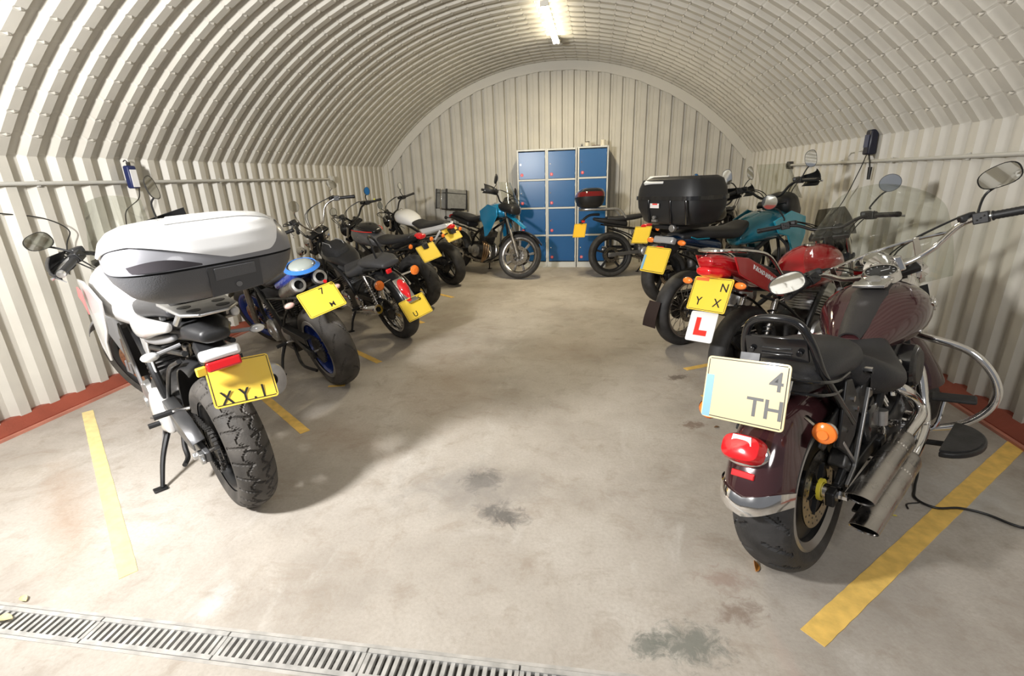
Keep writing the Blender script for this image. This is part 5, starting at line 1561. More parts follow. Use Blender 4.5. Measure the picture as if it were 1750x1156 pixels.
# rear side mouldings of the base: pointed scallop, latch and lock
def onbox(y, z, o=0.003):
    hy = 0.31; e_ = 3.4
    k = (z-zb)/0.145; hx = 0.21+0.03*min(1, max(0, k)); 
    t = min(0.999, abs(y)/0.305); x_ = hx*(1-t**e_)**(1/e_)
    return Vector((-0.19-x_-o, y, z))
def patch(g, P2, o=0.003, n=10):
    # polygon on the rear face, fan of a fine grid
    g.sheet(lambda u, v: onbox((P2[0][0]*(1-u)+P2[1][0]*u)*(1-v)+(P2[3][0]*(1-u)+P2[2][0]*u)*v, (P2[0][1]*(1-u)+P2[1][1]*u)*(1-v)+(P2[3][1]*(1-u)+P2[2][1]*u)*v, o), n, 4, 0.004)
g = B.g(); patch(g, [(0.055, zb+0.02), (-0.13, zb+0.03), (-0.13, zb+0.143), (0.055, zb+0.143)], 0.004); cp = g.build('latch_panel', mat('latch_panel_grey', (0.055, 0.056, 0.06), 0.42), bx)
g = B.g(); patch(g, [(0.035, zb+0.085), (-0.11, zb+0.09), (-0.11, zb+0.135), (0.035, zb+0.135)], 0.008); g.build('latch', bgrey, cp, bevel=0.002)
g = B.g(); p = onbox(-0.04, zb+0.055, 0.007); g.cyl(p, p+Vector((-0.006, 0, 0)), 0.011, n=16); g.build('lock', chrome, cp)
g = B.g()
g.sheet(lambda u, v: onbox(0.285-0.22*u, zb+0.158+0.045*u*0+(v)*(0.006+0.034*math.sin(PI*min(1, 0.15+u*0.85))), 0.006), 14, 4, 0.003); g.build('dark_reflector', mat('smoked_reflector', (0.05, 0.045, 0.05), 0.12, coat=1), bx)
# cockpit
H = B.fl(0.80, 0, -0.06)
bars(B, H, [(-0.01, 0, 0.05), (-0.01, 0.09, 0.055), (-0.03, 0.19, 0.10), (-0.08, 0.27, 0.095), (-0.14, 0.375, 0.07)], bar_m=blk_m, hand=blk, gr=0.018, end_m=alu)
mirror(B, H+Vector((-0.06, 0.25, 0.11)), H+Vector((-0.05, 0.345, 0.225)), (0.078, 0.042), (-1, -0.35, 0.25), blk_m, blk)
mirror(B, H+Vector((-0.06, -0.25, 0.11)), H+Vector((-0.03, -0.34, 0.30)), (0.045, 0.070), (-1, -0.35, 0.05), blk_m, blk, roll=-8)
g = B.g(); g.loft([(1.14, 0.96, 0.13, 0.09), (1.24, 0.95, 0.13, 0.11), (1.36, 0.89, 0.10, 0.09), (1.46, 0.80, 0.05, 0.04)], n=24, e=2.6); nf = g.build('nose_fairing', wsil, B.t)
g = B.g(); g.box((1.18, 0.0, 1.00), (0.05, 0.20, 0.10), (0, -35, 0)); g.build('instrument', blk, B.t, bevel=0.01)
g = B.g()
g.sheet(lambda u, v: Vector((1.34-0.16*(u*2-1)**2-0.20*v, (u*2-1)*(0.17-0.05*v), 1.00+0.36*v-0.03*(u*2-1)**2)), 16, 12, 0.004); g.build('windscreen', screen, B.t, label='clear windscreen')
headlight(B, (1.42, 0, 0.84), 0.07)
muffler(B, (0.16, -0.160, 0.50), (-0.23, -0.170, 0.585), 0.062, mat('satin_silencer', (0.55, 0.54, 0.52), 0.32, 0.9), 0.020, pipe=[(0.62, -0.08, 0.24), (0.40, -0.14, 0.28), (0.24, -0.155, 0.42)], pr=0.022, end_m=alu)
pegs(B, [((0.50, 0.14, 0.33), 1), ((0.50, -0.14, 0.33), -1), ((0.26, 0.13, 0.46), 1), ((0.26, -0.13, 0.46), -1)])
g = B.g(); g.tube([(0.52, 0.14, 0.30), (0.64, 0.17, 0.30), (0.66, 0.20, 0.31)], 0.007, 8); g.build('gear_lever', steel, B.t)
for sd in (1, -1):
    g = B.g(); g.tube([(0.50, sd*0.10, 0.27), (0.42, sd*0.13, 0.20), (0.36, sd*0.14, 0.16), (0.30, sd*0.17, 0.155)], 0.012, 8, smooth=4); g.build('centre_stand_leg', blk_m, B.t)
stand(B, foot=(0.42, 0.275), top=(0.56, 0.15, 0.27))
BIKES['adventure'] = B
def raise_body(B, dz, z0=0.40, z1=0.62, skip=('front_wheel', 'rear_wheel', 'side_stand', 'chain_guard', 'axle', 'swingarm', 'fork_leg', 'front_mudguard', 'fork_guard', 'foot_peg'), boxup=0.0, boxs=1.0, bx=None):
    for o in B.t.children:
        nm = o.name.split('.')[0]
        if nm in skip: continue
        for q in [o]+list(o.children_recursive):
            for v in q.data.vertices:
                f = min(1, max(0, (v.co.z-z0)/(z1-z0))); v.co.z += dz*f
                if nm == 'top_box' and boxs != 1.0:
                    v.co.z = 1.04+(v.co.z-1.04)*boxs*0.93+boxup; v.co.y = v.co.y*boxs-0.035; v.co.x = -0.19+(v.co.x+0.19)*boxs+(bx or 0)
raise_body(B, 0.065, boxup=0.035, boxs=0.92, bx=-0.075)
# ------------------------------------------------------------------ the rest of the two rows
def std(label, org, hd, lean=7, wb=1.42, rr=0.315, fr=0.315, steer=20, rw=0.14, fwid=0.11, tyre=None, rim=None, rstyle='cast', fstyle='cast', spokes=5, tread=None,
        tank=None, tankm=None, seat=None, seatm=None, tail=None, tailm=None, bar=None, barm=None, eng='block', engm=None, cylm=None, mir=None, mir_r=(0.055, 0.05), mir_round=True,
        light=True, forkm=None, mudm=None, shocks=0, cz=0.0, usd=False, swm=None, exh='right', exm=None, spm=None, gaiter=None, fl_=0.78, mirm=None, hand=None, name='motorcycle', discs=(1,), chrome_bits=None):
    B = Bike(label, org, hd, lean, wb=wb, rr=rr, fr=fr, steer=steer, name=name)
    B.rw = rw*0.38
    wheel(B, 'rear', rr, rw, rr-rw*0.46-0.012, rstyle, rim or blk_m, tyre_m=tyre, spokes=spokes, disc=(-1,), disc_r=0.11, sprocket=(1, 0.10), tread=tread, nu=220 if tread else 72, wheelcol=spm)
    wheel(B, 'front', fr, fwid, fr-fwid*0.5-0.012, fstyle, rim or blk_m, tyre_m=tyre, spokes=spokes, disc=discs, disc_r=0.14, nu=72, wheelcol=spm)
    fork(B, fl_, 0.095, 0.40, forkm or steel, chrome, usd=usd, gaiter=gaiter)
    fender(B, True, fr+0.035, fwid+0.05, 35, 165, 0.03, mudm or blk_g)
    frame(B)
    if eng == 'block': engine_block(B, 0.62, 0.36, 0.32, engm or darkst, chrome_bits or alu, cylm)
    swingarm(B, w=rw*0.5+0.035, m=swm or blk_m, chain=0.10, guard=blk, gside=1)
    if shocks:
        for sd in (1, -1): shock(B, (0.02, sd*(rw*0.5+0.06), rr+0.03), (0.14, sd*(rw*0.5+0.05), rr+0.34), chrome if shocks > 1 else blk_m, steel, 0.026)
    else: shock(B, (0.42, 0, 0.40), (0.32, 0, 0.66), blk_m, steel, r=0.03)
    if tank:
        g = B.g(); g.loft(tank, n=32, e=2.3, k=6); tk = g.build('tank', tankm, B.t, smooth=60)
        m_ = max(tank, key=lambda q: q[1]+q[3]); g = B.g(); g.lathe([(0, 0.036), (0.010, 0.034), (0.014, 0.02), (0.014, 0)], (m_[0], 0, m_[1]+m_[3]-0.004), (0.05, 0, 1), 20); g.build('filler_cap', steel, tk)
    if seat:
        g = B.g(); g.loft(seat, n=24, e=2.8, k=5); g.build('seat', seatm or vinyl, B.t)
    if tail:
        g = B.g(); g.loft(tail, n=24, e=2.6, k=5); g.build('tail_cowl', tailm or blk, B.t, smooth=50)
    B.H = B.fl(fl_, 0, -0.05)
    if bar: bars(B, B.H, bar, bar_m=barm or blk_m, hand=hand)
    if mir:
        for (o_, hd_, f_) in mir: mirror(B, B.H+Vector(o_), B.H+Vector(hd_), mir_r, f_, mirm or blk_m, mirm or blk, round_=mir_round)
    if light: headlight(B, B.fl(0.62, 0, 0.10), 0.088, chrome if light == 'chrome' else blk_g)
    if exh:
        sd = -1 if exh == 'right' else 1
        muffler(B, (0.34, sd*0.175, 0.30), (-0.08, sd*0.195, 0.40), 0.05, exm or steel, 0.024, pipe=[(0.80, sd*0.06, 0.44), (0.90, sd*0.08, 0.28), (0.72, sd*0.12, 0.20), (0.48, sd*0.16, 0.25)])
    for k in range(2):
        g = B.g(); g.tube([(0.76, 0.06-0.12*k, 0.50), (0.88, 0.06-0.12*k, 0.42), (0.87, 0.05-0.1*k, 0.26), (0.74, 0.03-0.08*k, 0.18), (0.55, -0.06, 0.19)], 0.018, 10, smooth=5); g.build('header_pipe', chrome if chrome_bits is chrome else steel, B.t)
    pegs(B, [((0.46, 0.14, 0.30), 1), ((0.46, -0.14, 0.30), -1)])
    return B
TK = lambda x0, zt, L_=0.46, w=0.155, h=0.10: [(x0, zt-0.10, w*0.55, h*0.45), (x0+L_*0.22, zt-0.055, w*0.85, h*0.8), (x0+L_*0.55, zt-0.02, w, h*1.05), (x0+L_*0.85, zt-0.01, w*0.9, h), (x0+L_, zt-0.015, w*0.55, h*0.75)]
FLAT = [(-0.01, 0, 0.05), (-0.01, 0.09, 0.05), (-0.03, 0.18, 0.09), (-0.06, 0.27, 0.10), (-0.13, 0.40, 0.09)]
UP = [(-0.01, 0, 0.05), (-0.01, 0.08, 0.055), (-0.03, 0.17, 0.13), (-0.08, 0.26, 0.15), (-0.16, 0.38, 0.13)]
def tail_set(B, x, z, lens=redlens, w=0.06, ind=amber, iy=0.13, ix=None, iz=None, shape='round', ir=0.028, stem=None):
    g = B.g(); g.loft([(x-0.015, z, w, 0.028), (x+0.05, z+0.004, w*1.05, 0.034)], n=18, e=2.6, k=3); t = g.build('tail_light', lens, B.t)
    for sd in (1, -1):
        indicator(B, (ix if ix is not None else x+0.05, sd*0.05, (iz if iz is not None else z-0.03)), (-0.02, sd*(iy-0.05), 0), ind, stem or blk, ir, shape=shape)
    return t

# left row, second: blue naked bike, twin pipes under the seat
bluep = mat('deep_blue_paint', (0.012, 0.045, 0.32), 0.2, 0.2, coat=1.0)
blight = mat('bright_blue_paint', (0.03, 0.17, 0.55), 0.2, 0.1, coat=1.0)
bluerim = mat('blue_wheel_enamel', (0.02, 0.05, 0.28), 0.25, 0.3, coat=0.6)
B = std('blue sports bike with twin underseat silencers and a blue rear rim, second on the left', (-1.90, 3.15), 143, 12, rw=0.185, rr=0.318, tyre=rubber_d, rim=bluerim, tread='sport',
        tank=TK(0.50, 0.86, w=0.165), tankm=blk_g, barm=chrome, seat=[(0.06, 0.90, 0.09, 0.035), (0.20, 0.86, 0.12, 0.035), (0.42, 0.80, 0.13, 0.035), (0.52, 0.82, 0.10, 0.03)],
        tail=[(-0.13, 0.93, 0.050, 0.030), (-0.06, 0.90, 0.085, 0.04), (0.10, 0.845, 0.105, 0.05), (0.30, 0.785, 0.11, 0.05)], tailm=bluep, bar=FLAT, exh=None, light='chrome', fl_=0.62)
clocks(B, B.fl(0.66, 0, -0.02), 0.048)
for sy in (0.14, -0.14):
    g = B.g(True); g.lathe([(0, 0), (0, 0.03), (0.03, 0.036), (0.05, 0.02), (0.05, 0)], B.fl(0.60, sy, -0.02), (-0.5, 0, 0.8), 18); g.build('fork_cap', chrome, B.t)
g = B.g(); g.lathe([(-0.080, 0.200), (-0.083, 0.226), (-0.074, 0.236)], (0, 0, 0.318), (0, 1, 0), 56); g.lathe([(0.080, 0.200), (0.083, 0.226), (0.074, 0.236)], (0, 0, 0.318), (0, 1, 0), 56)
g.build('rim_lip', grey_rim, [o for o in B.t.children if o.name.startswith('rear_wheel')][0])
for sd in (1, -1):
    muffler(B, (0.26, sd*0.078, 0.72), (-0.14, sd*0.076, 0.850), 0.052, steel, 0.030, pipe=[(0.48, sd*0.05, 0.45), (0.40, sd*0.06, 0.62)], end_m=mat('pale_end_cap', (0.50, 0.49, 0.47), 0.3, 0.9))
g = B.g(); g.ell((-0.10, 0, 0.955), (0.075, 0.085, 0.030), 20, 10, Matrix.Rotation(R(-20), 3, 'Y')); tl = g.build('tail_light', mat('grey_clear_lens', (0.36, 0.40, 0.38), 0.15, 0.2, coat=0.8), B.t, label='clear tail light lens')
g = B.g(); g.sheet(lambda u, v: Vector((-0.10+(0.085*math.cos(2*PI*u))*(1+0.25*v), 0.095*math.sin(2*PI*u)*(1+0.22*v), 0.955-0.30*(0.085*math.cos(2*PI*u))*-1.0*1.0+0.006-0.02*v)), 36, 3, 0.006); g.build('tail_light_surround', blight, tl)
plate(B, (-0.235, 0.0, 0.725), tilt=38, roll=0, w=0.262, h=0.190, chars=(('7', 0.065, 0.03, 0.055), ('M', 0.05, 0.045, -0.058)))
g = B.g(); g.poly([(0.02, -0.05, 0.76), (-0.20, -0.04, 0.76), (-0.20, -0.04, 0.72), (0.0, -0.05, 0.66)], (0, 0.08, 0)); g.build('plate_hanger', blk, B.t, bevel=0.006)
for sd in (1, -1): indicator(B, (-0.06, sd*0.05, 0.74), (-0.03, sd*0.12, -0.01), mat('pink_clear_lens', (0.75, 0.50, 0.45), 0.2, coat=0.5), steel, 0.030, shape='oval')
g = B.g(); g.cyl((-0.215, -0.07, 0.83), (-0.222, -0.07, 0.83), 0.012); g.build('red_reflector', redlens, B.t)
stand(B, foot=(0.48, 0.27))
for sd in (1, -1):
    g = B.g(); g.tube([(0.50, sd*0.10, 0.27), (0.40, sd*0.13, 0.16), (0.34, sd*0.14, 0.13), (0.22, sd*0.15, 0.14), (0.10, sd*0.12, 0.13)], 0.012, 8, smooth=4); g.build('centre_stand_leg', blk_m, B.t)

# left row, third: black cruiser with teardrop tail light
satin = mat('satin_black_paint', (0.018, 0.018, 0.019), 0.28, 0.2, coat=0.5)
B = std('black cruiser with teardrop red tail light and chrome bars, third on the left', (-1.83, 4.25), 142, 13, wb=1.58, rw=0.155, rr=0.32, rim=chrome, rstyle='spoke', fstyle='spoke', spm=steel, tyre=rubber,
        tank=TK(0.58, 0.80, 0.50, 0.150, 0.09), tankm=satin, bar=[(-0.01, 0, 0.06), (-0.01, 0.09, 0.07), (-0.04, 0.20, 0.20), (-0.14, 0.30, 0.23), (-0.26, 0.40, 0.19)], barm=chrome, light='chrome', eng='block', engm=darkst, cylm=mat('cylinder_alloy', (0.22, 0.22, 0.22), 0.35, 0.9), chrome_bits=chrome,
        exh='left', exm=chrome, shocks=2, mirm=chrome, mir=[((-0.06, 0.20, 0.20), (-0.12, 0.20, 0.37), (-1, 0, 0.1)), ((-0.10, -0.28, 0.22), (-0.12, -0.34, 0.37), (-1, -0.1, 0.7))], mir_r=(0.058, 0.055), forkm=chrome, gaiter=None)
g = B.g(); g.loft([(-0.20, 0.785, 0.09, 0.030), (-0.08, 0.795, 0.125, 0.045), (0.08, 0.785, 0.135, 0.05), (0.20, 0.770, 0.12, 0.05)], n=24, e=2.7, k=5); g.build('pillion_seat', mat('grey_black_vinyl', (0.045, 0.045, 0.047), 0.4, bump=0.15, bscale=200), B.t)
g = B.g(); g.loft([(0.18, 0.74, 0.13, 0.06), (0.30, 0.69, 0.17, 0.055), (0.45, 0.66, 0.17, 0.05), (0.60, 0.69, 0.10, 0.04)], n=24, e=2.6, k=5); g.build('rider_seat', MATS['grey_black_vinyl'], B.t)
fender(B, False, 0.375, 0.185, 55, 172, 0.075, satin)
for sd in (1, -1):
    g = B.g(); g.tube([(0.26, sd*0.105, 0.66), (0.05, sd*0.108, 0.665), (-0.12, sd*0.108, 0.62), (-0.24, sd*0.105, 0.55)], 0.011, 8, smooth=5); g.build('mudguard_stay', chrome, B.t)
c0 = Vector((0, 0, 0.32)); a = R(143); nn = Vector((math.cos(a), 0, math.sin(a))); tt = Vector((-math.sin(a), 0, math.cos(a))); 
g = B.g()
rings = []
for k, (h_, s_) in enumerate(((0, 1.0), (0.022, 0.92), (0.036, 0.6), (0.040, 0.1))):
    r_ = []
    for i in range(28):
        t = 2*PI*i/28
        ly = math.cos(t); r0 = (0.046 if True else 0)*math.sin(t)*(1-0.55*max(0, ly))*1.0
        r_.append(c0+nn*(0.382+h_)+Vector((0, r0*s_, 0))+tt*(0.105*ly*s_))
    rings.append(r_)
vs = [p for r_ in rings for p in r_]; g.add(vs, [(k*28+i, k*28+(i+1) % 28, (k+1)*28+(i+1) % 28, (k+1)*28+i) for k in range(3) for i in range(28)]+[tuple(range(84, 112))])
g.build('tail_light', redlens, B.t)
g = B.g(); g.box(c0+nn*0.384+tt*0.0, (0.012, 0.105, 0.235), nn.to_track_quat('X', 'Z').to_matrix()); g.build('lamp_base', chrome, B.t, bevel=0.02)
for sd in (1, -1): indicator(B, (-0.22, sd*0.06, 0.655), (-0.03, sd*0.125, 0.0), amber, chrome, 0.046)
g = B.g(); g.box((-0.235, 0.05, 0.735), (0.03, 0.05, 0.04)); g.build('red_alarm_light', redlens, B.t, bevel=0.008)
plate(B, (-0.415, 0.0, 0.395), tilt=30, w=0.255, h=0.195, chars=(('5', 0.055, 0.075, 0.060), ('U', 0.065, -0.035, -0.055)))
g = B.g(); g.bar((-0.36, 0, 0.47), (-0.42, 0, 0.46), 0.10, 0.02); g.build('plate_light', chrome, B.t, bevel=0.004)
g = B.g(); g.tube([(-0.10, 0.05, 0.62), (-0.06, 0.05, 0.95), (0.0, 0.03, 1.02), (0.06, -0.02, 1.0), (0.10, -0.08, 0.92), (0.02, -0.12, 0.66)], 0.010, 10, smooth=6); g.build('sissy_bar', blk_g, B.t)  # thick black cable lock looped up from the tail
# quilted black bag strapped in front of the seat
g = G(); g.loft([(-0.14, 0.0, 0.09, 0.08), (-0.05, 0.01, 0.115, 0.105), (0.05, 0.01, 0.115, 0.105), (0.13, 0.0, 0.09, 0.08)], n=28, e=4.2, k=4)
bag = g.build('tank_bag', mat('black_cordura', (0.013, 0.013, 0.014), 0.75, bump=0.6, bscale=90), B.t)
bag.location = (0.86, 0.03, 0.80); bag.rotation_euler = (0, R(-4), 0)
g = G(); 
for sy in (-0.07, 0.07): g.tube([(-0.16, sy, 0.0), (-0.08, sy, 0.118), (0.08, sy, 0.118), (0.15, sy, 0.0)], 0.005, 6)
g.build('bag_piping', mat('grey_piping', (0.25, 0.25, 0.25), 0.5), bag)
for sd in (1, -1):
    g = B.g(); g.tube([(0.98, sd*0.06, 0.50), (0.97, sd*0.26, 0.48), (0.96, sd*0.32, 0.36), (0.94, sd*0.18, 0.23), (0.90, sd*0.06, 0.22)], 0.013, 10, smooth=8); g.build('crash_bar', chrome, B.t)
    g = B.g(True); g.lathe([(-0.06, 0), (-0.05, 0.035), (0, 0.050), (0.012, 0.048), (0.02, 0)], B.fl(0.58, sd*0.18, 0.08), (1, 0, 0), 20); g.build('spot_lamp', chrome, B.t)
clocks(B, B.fl(0.80, 0, -0.04), 0.045, (0,))
stand(B, foot=(0.55, 0.28))

# left row, fourth: silver and black naked bike with a red pinstripe
B = std('silver and black naked bike with red pinstriped tank, fourth on the left', (-2.02, 5.40), 148, 10, rw=0.18, rr=0.32, tyre=rubber, tread='sport',
        tank=TK(0.56, 0.86, 0.48, 0.165, 0.12), tankm=mat('graphite_silver_paint', (0.16, 0.16, 0.165), 0.25, 0.6, coat=0.8), seat=[(-0.10, 0.87, 0.08, 0.03), (0.10, 0.83, 0.12, 0.04), (0.35, 0.80, 0.13, 0.04), (0.50, 0.82, 0.10, 0.03)],
        tail=[(-0.22, 0.875, 0.05, 0.03), (-0.05, 0.83, 0.09, 0.05), (0.2, 0.76, 0.11, 0.06)], tailm=blk_g, bar=UP, exh='right', light=True,
        mir=[((-0.07, 0.26, 0.14), (-0.06, 0.34, 0.27), (-1, 0, 0)), ((-0.07, -0.26, 0.14), (-0.06, -0.34, 0.27), (-1, 0, 0))])
tk = [o for o in B.t.children if o.name.startswith('tank')][0]
g = B.g(); g.loft([(0.60, 0.90, 0.06, 0.03), (0.74, 0.935, 0.11, 0.045), (0.90, 0.945, 0.11, 0.045), (1.01, 0.92, 0.06, 0.04)], n=24, e=2.3, k=5); g.build('black_top_panel', blk_g, tk)
g = B.g()
for sd in (1, -1): g.tube([(0.60, sd*0.08, 0.90), (0.72, sd*0.135, 0.915), (0.88, sd*0.148, 0.925), (0.99, sd*0.115, 0.92)], 0.005, 6, smooth=5)
g.build('red_pinstripe', redink, tk)
tail_set(B, -0.24, 0.875, w=0.05, iy=0.15, iz=0.80)
plate(B, (-0.31, 0, 0.70), tilt=34, w=0.255, h=0.195)
g = B.g(); g.poly([(-0.08, -0.04, 0.80), (-0.28, -0.03, 0.80), (-0.30, -0.03, 0.74), (-0.10, -0.04, 0.72)], (0, 0.07, 0)); g.build('plate_hanger', blk, B.t, bevel=0.006)
clocks(B, B.fl(0.78, 0, 0.0), 0.04)
g = B.g(True); g.tube([B.H+Vector((-0.12, -0.36, 0.13)), B.H+Vector((-0.13, -0.33, 0.16))], 0.010, 8); g.build('brake_fitting', mat('yellow_strap', (0.75, 0.75, 0.08), 0.5), B.t)
stand(B)

# left row, fifth: white and black supermoto style
wht = mat('gloss_white_paint', (0.80, 0.80, 0.80), 0.2, coat=1.0)
B = std('white and black slim roadster, last of the left row before the blue tourer', (-2.02, 6.64), 144, 12, rw=0.16, rr=0.315, tyre=rubber, steer=28,
        tank=TK(0.50, 0.98, 0.44, 0.15, 0.10), tankm=wht, seat=[(-0.18, 0.91, 0.07, 0.025), (0.05, 0.885, 0.11, 0.04), (0.30, 0.86, 0.12, 0.045), (0.50, 0.90, 0.10, 0.03)],
        tail=[(-0.26, 0.89, 0.045, 0.025), (-0.08, 0.86, 0.09, 0.045), (0.2, 0.80, 0.11, 0.06)], tailm=wht, bar=UP, exh='right', light=True,
        mir=[((-0.07, 0.26, 0.14), (-0.04, 0.30, 0.30), (-1, 0, 0)), ((-0.07, -0.26, 0.14), (-0.04, -0.34, 0.30), (-1, 0, 0))], mir_r=(0.055, 0.05))
for sd in (1, -1):
    g = B.g(); g.poly([(0.30, sd*0.115, 0.84), (0.0, sd*0.105, 0.885), (-0.24, sd*0.055, 0.925), (-0.26, sd*0.05, 0.90), (0.0, sd*0.10, 0.83), (0.28, sd*0.112, 0.77)], (0, sd*0.008, 0)); g.build('tail_side_panel', wht, B.t, bevel=0.003)
    g = B.g(); g.bar((0.02, sd*0.105, 0.70), (-0.14, sd*0.10, 0.83), 0.02, 0.03); g.build('grab_strut', wht, B.t, bevel=0.004)
tail_set(B, -0.28, 0.87, w=0.045, iy=0.15, iz=0.79)
plate(B, (-0.25, 0, 0.765), tilt=34, w=0.250, h=0.190)
g = B.g(); g.poly([(-0.08, -0.04, 0.83), (-0.30, -0.03, 0.84), (-0.32, -0.03, 0.78), (-0.10, -0.04, 0.75)], (0, 0.07, 0)); g.build('plate_hanger', blk, B.t, bevel=0.006)
stand(B)

# blue adventure tourer parked across, front wheel by the lockers
azure = mat('azure_metallic_paint', (0.012, 0.26, 0.52), 0.18, 0.35, coat=1.0)
case_alu = mat('grey_case_alloy', (0.30, 0.30, 0.29), 0.5, 0.2, var=0.1, vscale=20)
B = std('bright blue adventure tourer with grey metal top box, front wheel by the lockers', (-2.31, 7.93), -37, 6, wb=1.46, rr=0.32, fr=0.335, steer=27, rw=0.145, fwid=0.10, rim=steel, rstyle='cast', fstyle='cast', spokes=9, tyre=rubber,
        tank=[(0.62, 0.86, 0.08, 0.06), (0.74, 0.91, 0.14, 0.11), (0.92, 0.95, 0.17, 0.13), (1.06, 0.97, 0.16, 0.11), (1.16, 0.95, 0.10, 0.07)], tankm=azure,
        seat=[(-0.05, 0.90, 0.10, 0.035), (0.18, 0.88, 0.13, 0.045), (0.42, 0.83, 0.14, 0.045), (0.62, 0.86, 0.10, 0.04)], tail=[(-0.18, 0.86, 0.05, 0.03), (0.05, 0.82, 0.10, 0.05), (0.35, 0.76, 0.12, 0.06)], tailm=blk,
        bar=UP, light=False, exh='right', fl_=0.82, discs=(1, -1), mir=[((-0.07, 0.26, 0.14), (0.02, 0.36, 0.30), (-1, 0, 0)), ((-0.07, -0.26, 0.14), (0.0, -0.36, 0.30), (-1, 0, 0))], mir_r=(0.045, 0.070), mir_round=False, hand=blk)
for sd in (1, -1):
    g = B.g(); g.poly([(x, sd*(0.16+0.03*math.sin(PI*(x-0.7)/0.6)), z) for x, z in ((0.74, 0.96), (0.95, 1.06), (1.15, 1.02), (1.16, 0.90), (1.06, 0.72), (0.96, 0.60), (0.90, 0.58), (0.86, 0.74), (0.78, 0.84))], (0, sd*0.018, 0)); g.build('side_fairing', azure, B.t, bevel=0.007)
g = B.g(); g.sheet(lambda u, v: Vector((1.02+0.56*u, (v*2-1)*(0.085-0.035*u), 0.985-0.115*u-0.12*u*u-0.02*(v*2-1)**2)), 16, 6, 0.006); g.build('beak', azure, B.t)
g = B.g(); g.loft([(1.10, 1.02, 0.12, 0.07), (1.22, 1.03, 0.12, 0.09), (1.34, 0.99, 0.10, 0.07)], n=20, e=2.6); g.build('nose_fairing', blk, B.t)
headlight(B, (1.34, -0.03, 0.99), 0.065, blk_m)
g = B.g(); g.sheet(lambda u, v: Vector((1.34-0.10*(u*2-1)**2-0.16*v, (u*2-1)*(0.16-0.05*v), 1.08+0.30*v)), 14, 10, 0.004); g.build('windscreen', screen, B.t, label='clear windscreen')
for k in range(3):
    g = B.g(); g.tube([(0.80, -0.10-0.02*k, 0.50), (0.93-0.04*k, -0.14-0.01*k, 0.44), (0.90-0.04*k, -0.15, 0.28), (0.76, -0.12, 0.19)], 0.016, 10, smooth=5); g.build('header_pipe', MATS['heat_tinted_steel'], B.t)
g = B.g(); g.box((-0.26, 0.03, 1.13), (0.30, 0.42, 0.32)); bx = g.build('top_box', case_alu, B.t, bevel=0.022, label='grey metal top box')
g = B.g(); g.box((-0.26, 0.03, 1.225), (0.306, 0.426, 0.016)); g.build('lid_edge', blk_m, bx, bevel=0.01)
g = B.g(); g.box((-0.26, -0.186, 1.13), (0.035, 0.010, 0.31)); g.build('strap', chrome, bx, bevel=0.003)
for sx in (-0.40, -0.12):
    for sy in (-0.175, 0.235):
        g = B.g(); g.box((sx, sy, 1.13), (0.03, 0.03, 0.325)); g.build('corner_guard', blk, bx, bevel=0.01)
g = B.g(); g.box((-0.20, 0.02, 0.97), (0.36, 0.22, 0.03)); g.build('luggage_rack', blk_m, B.t, bevel=0.006)
tail_set(B, -0.20, 0.86, w=0.05, iy=0.15)
stand(B)

# right row, second: red commuter bike with learner plate
redp_ = mat('red_bike_paint', (0.42, 0.008, 0.012), 0.17, 0.1, coat=1.0)
B = std('red commuter bike with silver rear rack and a white learner plate, second on the right', (0.98, 3.15), 41, 4, wb=1.32, rw=0.115, fwid=0.10, rr=0.31, rim=blk_m, spokes=3, tyre=rubber, steer=14,
        tank=[(0.40, 0.70, 0.08, 0.06), (0.52, 0.76, 0.14, 0.12), (0.68, 0.79, 0.172, 0.150), (0.84, 0.79, 0.160, 0.145), (0.95, 0.77, 0.10, 0.10)], tankm=redp_,
        seat=[(-0.22, 0.925, 0.085, 0.025), (0.0, 0.865, 0.12, 0.035), (0.25, 0.78, 0.125, 0.04), (0.46, 0.755, 0.10, 0.035)],
        tail=[(-0.40, 0.945, 0.055, 0.034), (-0.32, 0.93, 0.090, 0.055), (-0.15, 0.875, 0.108, 0.062), (0.08, 0.785, 0.117, 0.055), (0.24, 0.715, 0.11, 0.035)], tailm=redp_, bar=FLAT, barm=blk_m, shocks=1, exh='right', exm=blk_m, light=True, cylm=alu,
        mir=[((-0.07, 0.26, 0.14), (-0.05, 0.36, 0.29), (-1, 0.1, 0)), ((-0.07, -0.26, 0.14), (-0.05, -0.36, 0.29), (-1, 0, 0))], mir_r=(0.06, 0.055))
g = B.g()
g.sheet(lambda u, v: Vector((0.11-0.42*u, -0.117+0.022*u+0.0*v, 0.750+0.055*u+(v-0.5)*(0.05))), 12, 2, 0.001) if False else None
g.text('V-ROAD-WINNER', 0.034, (-0.035, -0.1385, 0.838), (1, 0, -0.50), (0.50, 0, 1), depth=0.0012); g.build('side_lettering', white, B.t, smooth=0, label='white side lettering')
for sd in (1, -1):
    g = B.g(); g.poly([(x, sd*(0.124 if sd > 0 else 0.124), z) for x, z in ((-0.33, 0.975), (-0.20, 0.955), (-0.02, 0.875), (0.14, 0.785), (0.28, 0.685), (0.26, 0.655), (0.12, 0.685), (-0.05, 0.755), (-0.28, 0.870))], (0, sd*0.012, 0)); g.build('tail_side_panel', redp_, B.t, bevel=0.005)
g = B.g(); g.loft([(-0.415, 0.895, 0.052, 0.026), (-0.36, 0.885, 0.082, 0.036), (-0.29, 0.87, 0.086, 0.034)], n=18, e=2.8, k=3); g.build('tail_light', redlens, B.t)
for k, yy in enumerate((0.055,)):
    pass
